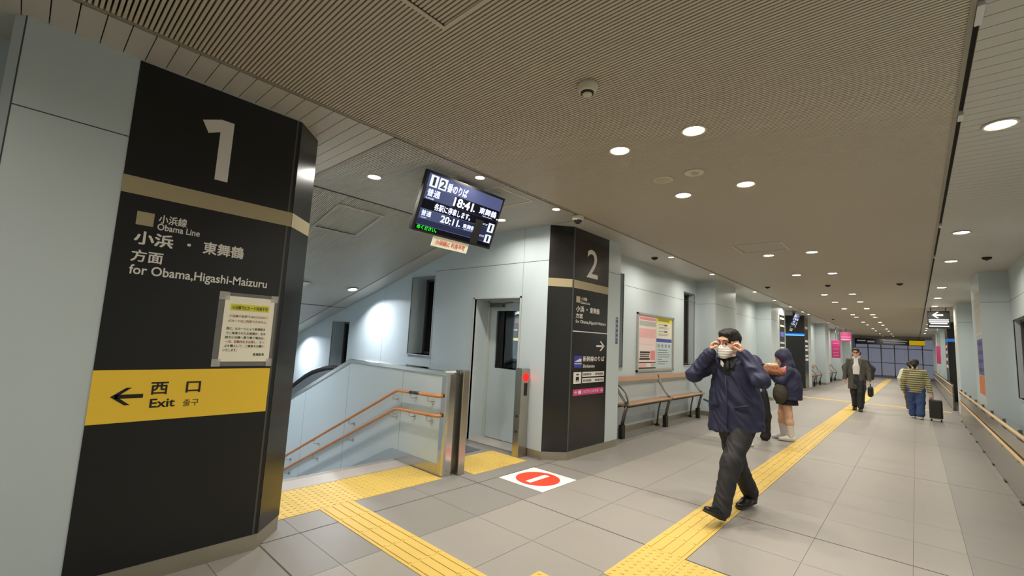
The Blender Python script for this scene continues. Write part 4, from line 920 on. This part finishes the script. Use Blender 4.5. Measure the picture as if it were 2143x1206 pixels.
# ------------------------------------------------------------------ the people
NAVY = mat('navy coat cloth', (38, 41, 70), .62, var=.12, vscale=9, bump=.25, bscale=240)
BLKT = mat('black trouser cloth', (40, 40, 42), .7, var=.15, vscale=14, bump=.2, bscale=260)
MASK = mat('white face mask', (244, 242, 236), .75)
def coat_sdf(t, neck, chest, belly, hem, sh, arms, k=.05, wid=(.17, .20, .235, .245), dep=.62, name='coat', mt=NAVY, vox=.008, amp=.007, sleeve=(.072, .066, .052), open_neck=True, hem_n=None, front_open=False):
    """a coat: flattened trunk flaring to the hem, with sleeves along the arm joints"""
    b = Body(); n, c, w, h = A(*neck), A(*chest), A(*belly), A(*hem)
    b.cap(n-A(0, 0, .03), c, wid[0]*.62, wid[0], k, (0, 1, 0), dep+.06); b.cap(c, w, wid[1]*.95, wid[2]*.95, k, (0, 1, 0), dep); b.cap(w, h-A(0, 0, .12), wid[2]*.95, wid[3], k, (0, 1, 0), dep)
    for s_, a in zip(sh, arms):
        b.cap(n+(A(*s_)-n)*.35-A(0, 0, .03), A(*s_), .062, sleeve[0], .05)
        b.chain([A(*s_), A(*a[0]), A(*a[1])], list(sleeve), .035)
        d = (A(*a[1])-A(*a[0])); d = d/np.linalg.norm(d); b.cap(A(*a[1])-d*.03, A(*a[1])+d*.015, sleeve[2]*1.02, sleeve[2]*.95, .01)
    if front_open: b.cap((0, -.24, 1.42), (0, -.26, h[2]-.1), .098, .165, .03, (0, 1, 0), 1.25, sub=True)
    if open_neck: b.cap(n+A(0, -.035, .10), n+A(0, -.06, .01), .060, .044, .015, sub=True)
    hn = (0, 0, -1) if hem_n is None else hem_n
    b.plane(h, hn)
    return b.build(name, mt, t, vox, wrinkle(amp, 9.5, (1, 1, .75)), 1)
def trousers(t, hips, legs, waist_z, mt=BLKT, rad=(.098, .078, .062), vox=.008, amp=.007, name='trousers'):
    b = Body(); hc = (A(*hips[0])+A(*hips[1]))/2
    b.cap(A(hc[0], hc[1], waist_z), hc-A(0, 0, .04), .125, .135, .04, (0, 1, 0), .8)
    for h, (kn, an) in zip(hips, legs):
        d = A(*an)-A(*kn); d = d/np.linalg.norm(d); b.chain([A(*h), A(*kn), A(*an)], list(rad), .035); b.cap(A(*an)-d*.05, A(*an)+d*.02, rad[2], rad[2]*1.06, .02)
    return b.build(name, mt, t, vox, wrinkle(amp, 10, (1.1, 1.1, .8)), 1)
def skin_body(t, hd, face, up, joints, vox=.006, hs=1.0, mt=SKIN, hands=(), bare=(), leg_r=(.075, .052, .036), trunk=1.0):
    """one continuous body: head, neck, trunk, arms with hands, legs. joints: dict"""
    b = Body(); P, rot, fr = head(b, hd, face, up, hs); J = joints; n = A(*J['neck'])
    b.cap(P(0, -.02, -.04), n, .052, .06, .03); c, pv = A(*J['chest']), A(*J['pelvis'])
    b.cap(n-A(0, 0, .05), c, .07, .125*trunk, .06, (0, 1, 0), .72); b.cap(c, pv, .125*trunk, .115*trunk, .06, (0, 1, 0), .75)
    for s_ in 'LR':
        sh, el, wr = A(*J['sh'+s_]), A(*J['el'+s_]), A(*J['wr'+s_]); b.cap(n-A(0, 0, .06), sh, .045, .048, .04); b.chain([sh, el, wr], [.043, .034, .025], .02)
        hp, kn, an = A(*J['hip'+s_]), A(*J['kn'+s_]), A(*J['an'+s_]); b.chain([hp, kn], [leg_r[0], leg_r[1]], .03)
        dd = an-kn; b.cap(kn, kn+dd*.35, leg_r[1], leg_r[1]*1.08, .03); b.cap(kn+dd*.35, an, leg_r[1]*1.05, leg_r[2], .03)
        if 'toe'+s_ in J: b.cap(an-A(0, 0, .03), A(*J['toe'+s_]), .03, .024, .02)
    for h in hands: hand(b, *h[:4], **h[4])
    o = b.build('body', mt, t, vox); return o, P, rot, fr
def hair_cap(t, P, rot, s, style='short', mt=HAIRM, vox=.006):
    b = Body()
    if style == 'short':
        b.ell(P(0, -.012, .046), (.083*s, .100*s, .088*s), rot, .02); b.ell(P(0, .015, .098), (.066*s, .076*s, .032*s), rot, .03); b.ell(P(-.02, .062, .092), (.048*s, .03*s, .026*s), rot, .02)
        b.cap(P(.0, .16, .0), P(0, .12, .045), .085*s, .052*s, .01, sub=True)
        for q in (-1, 1): b.ell(P(.085*q, .0, -.02), (.03*s, .07*s, .06*s), rot, .012, sub=True)
        f = P(0, 0, .0); nn = P(0, .35, -1)-P(0, 0, 0); b.plane(P(0, -.06, -.03), nn)
        return b.build('hair', mt, t, vox, wrinkle(.008, 26), 1)
    if style == 'bun':
        b.ell(P(0, -.014, .04), (.088*s, .106*s, .096*s), rot, .02); b.ell(P(0, -.10, -.01), (.05*s, .05*s, .06*s), rot, .03); b.cap(P(0, -.08, -.02), P(0, -.095, -.10), .035*s, .018*s, .03); b.ell(P(.03, -.07, .08), (.05*s, .05*s, .04*s), rot, .03)
        b.cap(P(0, .16, -.03), P(0, .12, .02), .09*s, .06*s, .01, sub=True)
        return b.build('hair', mt, t, vox, lambda X, Y, Z: .004*np.sin(120*X+40*Y)*np.sin(100*Z), 1)
def man_in_navy():
    t = empty('person', (-1.27, 4.6, .0075), R(-8.6), 'person in a navy coat and white mask walking towards us, both hands at the glasses', 'person')
    J = dict(neck=(-.028, -.03, 1.405), chest=(-.015, 0, 1.2), pelvis=(0, 0, .9), shL=(.155, -.01, 1.365), shR=(-.185, -.01, 1.365), elL=(.285, -.165, 1.235), elR=(-.335, -.15, 1.235), wrL=(.125, -.135, 1.452), wrR=(-.165, -.155, 1.462),
             hipL=(.085, 0, .87), hipR=(-.085, .02, .87), knL=(.055, -.215, .50), knR=(-.055, .10, .47), anL=(.03, -.36, .10), anR=(-.03, .36, .115))
    hc = Vector((-.03, -.06, 1.545)); face = (-.26, -1, -.12); up = (.03, -.1, 1); hs = 1.06
    hands = [((.125, -.135, 1.452), (-.15, -.10, 1), (-1, -.3, .1), (0, -1, -.2), dict(curl=(.75, .8, .85, .9), thumb=.8, s=.95)), ((-.165, -.155, 1.462), (.22, .0, 1), (1, .3, .1), (0, -1, -.2), dict(curl=(.75, .8, .85, .9), thumb=.8, s=.95))]
    body, P, rot, fr = skin_body(t, hc, face, up, J, .0055, hs, hands=hands, leg_r=(.07, .05, .038))
    eyes(P, rot, hs, body); hair_cap(t, P, rot, hs, 'short', vox=.0055)
    # stubble shade of the clipped sides
    # mask
    b = Body(); b.ell(P(0, .062, -.055), (.070*hs, .056*hs, .062*hs), rot, .02); b.ell(P(0, .098, -.03), (.022*hs, .02*hs, .026*hs), rot, .03); b.ell(P(0, .082, -.088), (.04*hs, .032*hs, .034*hs), rot, .03)
    zv = P(0, 0, 1)-P(0, 0, 0); zv = zv/np.linalg.norm(zv); c0 = P(0, 0, 0)
    mk = b.build('face_mask', MASK, t, .005, lambda X, Y, Z: .0022*np.sin(260*((X-c0[0])*zv[0]+(Y-c0[1])*zv[1]+(Z-c0[2])*zv[2])), 1)
    st = MB()
    for q in (-1, 1): st.tube([P(.06*q, .05, -.03), P(.078*q, .01, -.01), P(.084*q, -.025, .005)], .0018, 6); st.tube([P(.055*q, .05, -.075), P(.075*q, .01, -.05), P(.084*q, -.025, -.02)], .0018, 6)
    st.build('ear_loop', MASK, mk)
    # glasses
    g = MB()
    for q in (-1, 1):
        ring = [P(.035*q+.025*math.cos(w)*(1 if abs(math.cos(w)) < .9 else 1), .112-.006*abs(math.cos(w)), .008+.018*math.sin(w)) for w in np.linspace(0, 2*math.pi, 17)]; g.tube(ring, .0021, 6); g.tube([P(.060*q, .106, .013), P(.076*q, .09, .014), P(.084*q, .0, .014)], .002, 6)
    g.tube([P(-.010, .114, .012), P(0, .117, .014), P(.010, .114, .012)], .0018, 6); g.build('glasses', mat('glasses frame', (120, 52, 44), .35), t)
    # shirt, tie, coat, collar
    b = Body(); b.cap((-.028, -.038, 1.41), (-.025, -.062, 1.30), .074, .088, .02, (0, 1, 0), .82); b.plane((-.03, -.03, 1.425), (.1, .3, 1)); b.build('inner_jacket', mat('dark inner jacket', (26, 26, 31), .7), t, .006)
    b = Body(); b.cap((-.085, -.112, 1.385), (-.066, -.128, 1.352), .009, .0155, .01, (0, 1, 0), .7); b.cap((-.066, -.128, 1.352), (-.058, -.132, 1.325), .0155, .005, .01, (0, 1, 0), .7); b.cap((-.02, -.108, 1.425), (.03, -.085, 1.44), .010, .012, .01); b.build('shirt', mat('white shirt', (222, 220, 222), .8), t, .005)
    coat = coat_sdf(t, (-.028, -.025, 1.40), (-.015, 0, 1.22), (-.005, 0, 1.0), (0, 0, .755), [(.155, -.01, 1.365), (-.185, -.01, 1.365)], [((.285, -.165, 1.235), (.135, -.138, 1.435)), ((-.335, -.15, 1.235), (-.172, -.155, 1.445))], wid=(.165, .20, .235, .262), dep=.62, amp=.018, hem_n=(.10, .12, -1))
    col = Body()
    for q in (-1, 1): col.chain([A(-.028+.07*q, .035, 1.44), A(-.028+.082*q, -.02, 1.425), A(-.03+.07*q, -.085, 1.385), A(-.03+.05*q, -.128, 1.325)], [.018, .02, .024, .014], .015, (.5*q, -1, .3), .45)
    col.cap((-.08, .045, 1.445), (.025, .045, 1.445), .022, .022, .03); col.build('collar', mat('dark collar lining', (24, 24, 30), .7), coat, .0055)
    tie = Body(); tie.cap((-.022, -.118, 1.375), (-.016, -.138, 1.32), .02, .026, .02, (0, 1, 0), .6); tie.build('tie', mat('black tie', (18, 18, 22), .6), coat, .006)
    fl = MB()
    for q, x in ((-1, -.165), (1, .125)):
        pts = [A(x-.07, -.158+abs(x)*.06, .985-.02*q), A(x+.07, -.158+abs(x)*.06, .985+.02*q)]
        fl.tube([pts[0], (pts[0]+pts[1])/2+A(0, -.012, .004), pts[1]], .009, 8)
    fl.tube([(-.03, -.150, 1.25), (-.012, -.158, 1.1), (-.005, -.166, .95), (0, -.176, .78)], .006, 6); fl.build('pocket_flap', NAVY, coat)
    sg = Body(); sg.cap((.11, .0, 1.425), (.24, -.03, 1.375), .03, .03, .02, (0, 0, 1), .4); sg.build('shoulder_tab', NAVY, coat, .007)
    trousers(t, [(.09, 0, .84), (-.09, .02, .84)], [((.055, -.215, .50), (.03, -.355, .13)), ((-.055, .10, .47), (-.03, .345, .145))], .95, amp=.010, rad=(.10, .082, .066))
    shoe(t, (.035, -.325, .018), (-.005, -.585, .135), LEATH, mat('shoe sole', (52, 46, 42), .7), up=(0, .3, 1)); shoe(t, (-.012, .43, .022), (-.055, .13, .0), LEATH, mat('shoe sole', (52, 46, 42), .7))
    return t
man_in_navy()
def hooded_girl():
    # local forward is -Y; she faces the left wall
    t = empty('person', (-1.705, 9.07, 0), R(-74), 'person in a navy hooded coat and short skirt with white socks, holding a bundle', 'person')
    J = dict(neck=(0, .0, 1.24), chest=(0, 0, 1.08), pelvis=(0, .01, .80), shL=(.15, 0, 1.21), shR=(-.15, 0, 1.21), elL=(.20, -.10, 1.02), elR=(-.20, -.10, 1.02), wrL=(.09, -.27, 1.16), wrR=(-.09, -.27, 1.16), hipL=(.08, 0, .78), hipR=(-.08, 0, .78), knL=(.085, .03, .44), knR=(-.085, -.05, .44), anL=(.085, .06, .09), anR=(-.085, -.03, .09), toeL=(.09, -.08, .035), toeR=(-.09, -.17, .035))
    hands = [((.09, -.27, 1.16), (-.4, -.7, .2), (-1, 0, 0), (0, 0, 1), dict(curl=(.5, .6, .7, .8))), ((-.09, -.27, 1.16), (.4, -.7, .2), (1, 0, 0), (0, 0, 1), dict(curl=(.5, .6, .7, .8)))]
    body, P, rot, fr = skin_body(t, (0, -.04, 1.385), (0, -1, -.3), (0, -.3, 1), J, .008, .98, SKINL, hands, leg_r=(.085, .062, .045)); eyes(P, rot, .98, body)
    b = Body(); b.ell(P(0, -.01, .04), (.086, .098, .09), rot, .02); b.cap(P(0, .14, -.02), P(0, .12, .0), .08, .07, .01, sub=True); b.build('hair', HAIRM, t, .008)
    coat = coat_sdf(t, (0, .04, 1.23), (0, .055, 1.08), (0, .05, .9), (0, .03, .70), [(.15, .04, 1.18), (-.15, .04, 1.18)], [((.215, -.09, 1.01), (.10, -.25, 1.145)), ((-.215, -.09, 1.01), (-.10, -.25, 1.145))], wid=(.16, .19, .215, .235), dep=.95, name='hooded_coat', vox=.01, amp=.006, sleeve=(.075, .075, .06), open_neck=False)
    b = Body(); b.ell(P(0, -.03, .035), (.115, .13, .135), rot, .02); b.cap(P(0, -.06, .10), P(0, -.11, .13), .06, .03, .04); b.cap((0, .05, 1.27), (0, .03, 1.22), .13, .14, .05, (0, 1, 0), .8); b.cap(P(0, .19, -.04), P(0, .08, -.02), .10, .075, .02, sub=True)
    b.build('hood', NAVY, coat, .009, wrinkle(.006, 10))
    b = Body(); b.cap((0, .02, .80), (0, .02, .60), .165, .20, .03, (0, 1, 0), .85); b.plane((0, 0, .61), (0, 0, -1)); b.build('skirt', mat('dark skirt', (26, 26, 38), .7), t, .009, lambda X, Y, Z: .006*np.sin(60*np.arctan2(Y, X))*0+.004*np.sin(22*np.arctan2(Y-.01, X)))
    for q, kn, an in ((1, (.085, .03, .44), (.085, .06, .09)), (-1, (-.085, -.05, .44), (-.085, -.03, .09))):
        k, a = A(*kn), A(*an); b = Body(); b.cap(k+(a-k)*.48, a, .064, .05, .02); b.build('sock', mat('white sock', (222, 218, 214), .85), t, .007, lambda X, Y, Z: .0015*np.sin(300*Z))
        shoe(t, tuple(a+A(0, .06, -.085)), tuple(a+A(.004*q, -.19, -.085)), mat('white trainer', (226, 222, 216), .6), mat('trainer sole', (180, 176, 168), .6), wd=.044, high=.05, name='trainer')
    # strap bag hanging in front
    bg = empty('shoulder_bag', (-1.735, 8.80, .68), R(20), 'olive grey bag on a strap hanging in front of the hooded girl', 'bag')
    b = Body(); b.ell((0, 0, .12), (.11, .055, .17), None, .02); b.ell((0, -.02, .1), (.085, .05, .11), None, .02); b.build('bag_body', mat('olive grey cloth', (62, 58, 48), .7), bg, .009, wrinkle(.004))
    MB().tube([(-.07, 0, .25), (-.03, .05, .40), (.03, .08, .42), (.08, .03, .26)], .012, 8).build('strap', mat('strap brown', (78, 66, 46), .7), bg)
    bd = empty('wrapped_bundle', (-1.88, 8.82, 1.18), R(20), 'brown and cream fluffy bundle with a pink end held by the hooded girl', 'bundle')
    b = Body(); b.cap((.15, -.02, -.02), (-.16, 0, .0), .085, .07, .03, (0, 0, 1), .8); b.ell((.04, -.03, .05), (.09, .06, .05), None, .03); b.ell((-.09, .0, .05), (.07, .06, .04), None, .03); b.build('bundle_wrap', mat('brown plush', (166, 112, 84), .9, var=.35, vscale=14, bump=.6, bscale=120), bd, .009, wrinkle(.012, 16))
    b = Body(); b.ell((.02, -.02, .085), (.10, .055, .035), None, .03); b.ell((-.12, 0, .075), (.06, .05, .03), None, .03); b.build('cream_top', mat('cream plush', (226, 196, 160), .9, bump=.5, bscale=120), bd, .008, wrinkle(.009, 20))
    b = Body(); b.ell((.19, -.01, .01), (.06, .055, .05), None, .03); b.build('pink_end', mat('pink plush', (232, 112, 140), .85), bd, .008, wrinkle(.008, 18))
hooded_girl()
def standing_bag():
    t = empty('carry_bag', (-1.93, 8.72, 0), R(10), 'tall black carry bag standing on the floor between the two students', 'bag')
    b = Body(); b.cap((0, 0, .10), (-.02, 0, .38), .065, .085, .03, (0, 1, 0), .7); b.cap((-.03, 0, .42), (-.09, 0, .78), .11, .12, .04, (0, 1, 0), .7); b.ell((-.02, 0, .06), (.075, .06, .07), None, .03); b.plane((0, 0, .003), (0, 0, -1)); b.build('bag_body', mat('black nylon', (24, 24, 27), .6), t, .009, wrinkle(.006))
    MB().tube([(-.14, -.02, .86), (-.10, -.03, .94), (-.03, -.03, .95), (.01, -.02, .86)], .014, 8).build('strap', mat('black nylon', (24, 24, 27), .6), t)
    b = Body(); b.ell((-.10, -.085, .83), (.05, .02, .035), None, .01); b.build('pale_charm', mat('pale teal', (150, 176, 180), .6), t, .007); b = Body(); b.ell((-.125, -.09, .80), (.03, .02, .025), None, .01); b.build('white_charm', mat('white charm', (232, 232, 226), .6), t, .006)
standing_bag()
def simple_person(loc, rz, label, hd=1.55, sc=1.0, step=.0, coat=None, coat_hem=.75, trouser=BLKT, shoes=LEATH, sole=None, hair='short', vox=.011, arms=None, coat_name='jacket', sleeve=(.068, .06, .048), wid=(.16, .185, .20, .21), dep=.66, extra=None, trad=(.095, .075, .06), open_neck=False, front_open=False):
    t = empty('person', loc, rz, label, 'person'); s = sc; Z = hd/1.55
    ar = arms or (((.235, .03, 1.10*Z), (.235, -.06, .86*Z)), ((-.235, -.03, 1.10*Z), (-.235, -.10, .86*Z)))
    J = dict(neck=(0, .01, 1.40*Z), chest=(0, 0, 1.2*Z), pelvis=(0, 0, .9*Z), shL=(.17, 0, 1.35*Z), shR=(-.17, 0, 1.35*Z), elL=ar[0][0], wrL=ar[0][1], elR=ar[1][0], wrR=ar[1][1], hipL=(.085, 0, .87*Z), hipR=(-.085, 0, .87*Z), knL=(.08, -.5*step-.02, .49*Z), knR=(-.08, .35*step, .48*Z), anL=(.07, -step, .10), anR=(-.07, step, .115))
    hands = []
    for a, q in ((ar[0], -1), (ar[1], 1)):
        d = A(*a[1])-A(*a[0]); hands.append((a[1], tuple(d), (q, 0, 0), (0, -1, 0), dict(curl=(.4, .45, .5, .55))))
    body, P, rot, fr = skin_body(t, (0, -.035, hd), (0, -1, -.05), (0, -.03, 1), J, .009, 1.02, hands=hands, leg_r=(.07, .05, .038)); eyes(P, rot, 1.0, body)
    hair_cap(t, P, rot, 1.02, hair, vox=.008)
    c = coat_sdf(t, (0, .01, 1.39*Z), (0, 0, 1.2*Z), (0, 0, 1.0*Z), (0, 0, coat_hem), [(.165, 0, 1.345*Z), (-.165, 0, 1.345*Z)], [(ar[0][0], ar[0][1]), (ar[1][0], ar[1][1])], wid=wid, dep=dep, name=coat_name, mt=coat, vox=vox, amp=.006, sleeve=sleeve, open_neck=open_neck, front_open=front_open)
    trousers(t, [(.09, 0, .84*Z), (-.09, 0, .84*Z)], [(J['knL'], (.07, -step, .13)), (J['knR'], (-.07, step, .145))], .95*Z, mt=trouser, rad=trad, vox=vox)
    so = sole or mat('shoe sole', (52, 46, 42), .7)
    shoe(t, (.07, -step+.05, .0), (.08, -step-.22, .0), shoes, so); shoe(t, (-.07, step+.06, .008), (-.08, step-.21, .0), shoes, so)
    if extra: extra(t, c, P, rot, J)
    return t
WTR = mat('white trainer', (226, 222, 216), .6); TSO = mat('trainer sole', (180, 176, 168), .6)
simple_person((-2.20, 7.86, 0), R(100), 'person in navy clothes and white trainers mostly hidden behind the masked man', 1.40, coat=NAVY, trouser=mat('navy trousers', (34, 34, 58), .7), shoes=WTR, sole=TSO, step=.06)
def suit_extra(t, c, P, rot, J):
    b = Body(); b.cap((0, -.02, 1.42), (0, -.03, 1.2), .085, .128, .03, (0, 1, 0), .75); b.cap((0, -.03, 1.2), (0, -.03, .97), .128, .13, .02, (0, 1, 0), .75); b.plane((0, 0, .985), (0, 0, -1)); b.build('shirt', mat('white shirt', (222, 220, 222), .8), t, .01)
    g = MB()
    for q in (-1, 1): g.tube([P(.036*q+.026*math.cos(w), .112, .008+.018*math.sin(w)) for w in np.linspace(0, 2*math.pi, 13)], .003, 6); g.tube([P(.062*q, .108, .012), P(.084*q, .0, .014)], .003, 6)
    g.tube([P(-.01, .114, .012), P(.01, .114, .012)], .003, 6); g.build('glasses', mat('dark glasses frame', (40, 30, 26), .4), t)
    b = Body()
    for q in (-1, 1): b.chain([A(.05*q, -.06, 1.42), A(.095*q, -.105, 1.28), A(.11*q, -.12, 1.05)], [.022, .028, .014], .02, (0, 1, 0), .45)
    b.build('lapel', mat('grey coat', (84, 80, 72), .75), c, .009)
GREYC = mat('grey coat', (84, 80, 72), .75, var=.1, vscale=8)
simple_person((-1.24, 15.8, .008), R(0), 'person in an open grey coat, white shirt and glasses walking towards us far ahead', 1.575, step=.12, coat=GREYC, coat_hem=.58, front_open=True, trouser=mat('charcoal trousers', (34, 38, 44), .7), hair='short', coat_name='coat', extra=suit_extra, arms=(((.25, .02, 1.12), (.27, -.05, .86)), ((-.25, .0, 1.12), (-.27, -.03, .86))), wid=(.155, .175, .185, .215), sleeve=(.06, .056, .046))
def briefcase():
    t = empty('briefcase', (-.945, 15.74, .425), 0, 'black soft briefcase carried low beside the leg of the grey coated walker', 'bag')
    b = Body(); b.cap((0, -.12, .06), (0, .12, .06), .07, .07, .02, (1, 0, 0), .8); b.cap((0, -.12, .20), (0, .12, .20), .07, .07, .10, (1, 0, 0), .8); b.build('bag_body', mat('black nylon', (24, 24, 27), .6), t, .01, wrinkle(.004))
    MB().tube([(0, -.07, .26), (0, -.05, .335), (0, .05, .335), (0, .07, .26)], .009, 8).build('handle', M_BLK, t)
briefcase()
simple_person((-1.32, 17.4, .008), R(0), 'person dressed in black half hidden behind the grey coated walker', 1.50, step=.1, coat=mat('black jacket', (28, 29, 36), .7), coat_hem=.80, wid=(.19, .235, .25, .25), arms=(((.32, .02, 1.12), (.31, -.06, .86)), ((-.32, .02, 1.12), (-.31, -.06, .86))), sleeve=(.09, .085, .06))
def striped():
    m = bpy.data.materials.new('striped knit'); m.use_nodes = True; n = m.node_tree.nodes; l = m.node_tree.links; b = n['Principled BSDF']; b.inputs['Roughness'].default_value = .8
    g = n.new('ShaderNodeTexCoord'); sx = n.new('ShaderNodeSeparateXYZ'); l.new(g.outputs['Object'], sx.inputs[0]); mu = n.new('ShaderNodeMath'); mu.operation = 'MULTIPLY'; mu.inputs[1].default_value = 115; l.new(sx.outputs[2], mu.inputs[0])
    si = n.new('ShaderNodeMath'); si.operation = 'SINE'; l.new(mu.outputs[0], si.inputs[0]); gt = n.new('ShaderNodeMath'); gt.operation = 'GREATER_THAN'; gt.inputs[1].default_value = -.1; l.new(si.outputs[0], gt.inputs[0])
    mx = n.new('ShaderNodeMix'); mx.data_type = 'RGBA'; mx.inputs[6].default_value = lin((92, 86, 58))+(1,); mx.inputs[7].default_value = lin((176, 170, 128))+(1,); l.new(gt.outputs[0], mx.inputs[0]); l.new(mx.outputs[2], b.inputs['Base Color']); return m
JEAN = mat('blue jeans', (56, 78, 122), .8, var=.2, vscale=10)
simple_person((-.03, 15.5, 0), R(180), 'person with tied hair, striped olive knit top and blue jeans walking away', 1.36, step=.10, coat=striped(), coat_hem=.66, trouser=JEAN, shoes=WTR, sole=TSO, hair='bun', coat_name='striped_top', wid=(.15, .172, .175, .172), dep=.75, sleeve=(.06, .055, .045), arms=(((.23, .02, .96), (.24, -.02, .70)), ((-.23, .0, .96), (-.27, .10, .66))), trad=(.10, .088, .078))
simple_person((-.12, 17.3, 0), R(180), 'person in a cream top walking ahead, half hidden by the striped top', 1.30, step=.08, coat=mat('cream top', (224, 222, 196), .8), coat_hem=.72, trouser=mat('brown trousers', (92, 74, 66), .8), shoes=WTR, sole=TSO, hair='bun', coat_name='cream_top')
def suitcase():
    t = empty('suitcase', (.325, 15.44, 0), R(-4), 'black upright suitcase rolling beside the person in jeans', 'suitcase')
    b = MB().box(-.12, .12, -.11, .11, .055, .52); b.build('shell', mat('black suitcase shell', (40, 37, 35), .5), t, .03)
    MB().box(-.118, .118, -.115, -.10, .06, .075).build('pale_edge', mat('pale edge', (186, 180, 170), .4), t)
    MB().tube([(-.07, .09, .5), (-.09, .07, .66), (-.11, .05, .68), (-.04, .05, .68), (-.05, .09, .5)], .008, 8).build('handle', M_BFRAME, t)
    for x in (-.09, .09):
        for y in (-.08, .08):
            T = Matrix.Translation((x, y, .028)) @ Matrix.Rotation(R(90), 4, 'Y'); MB().lathe([(.018, -.012), (.028, -.008), (.028, .008), (.018, .012)], seg=14).box(-.028, .028, -.006, .006, -.006, .006).xf(T).build('wheel', M_BLK, t)
suitcase()
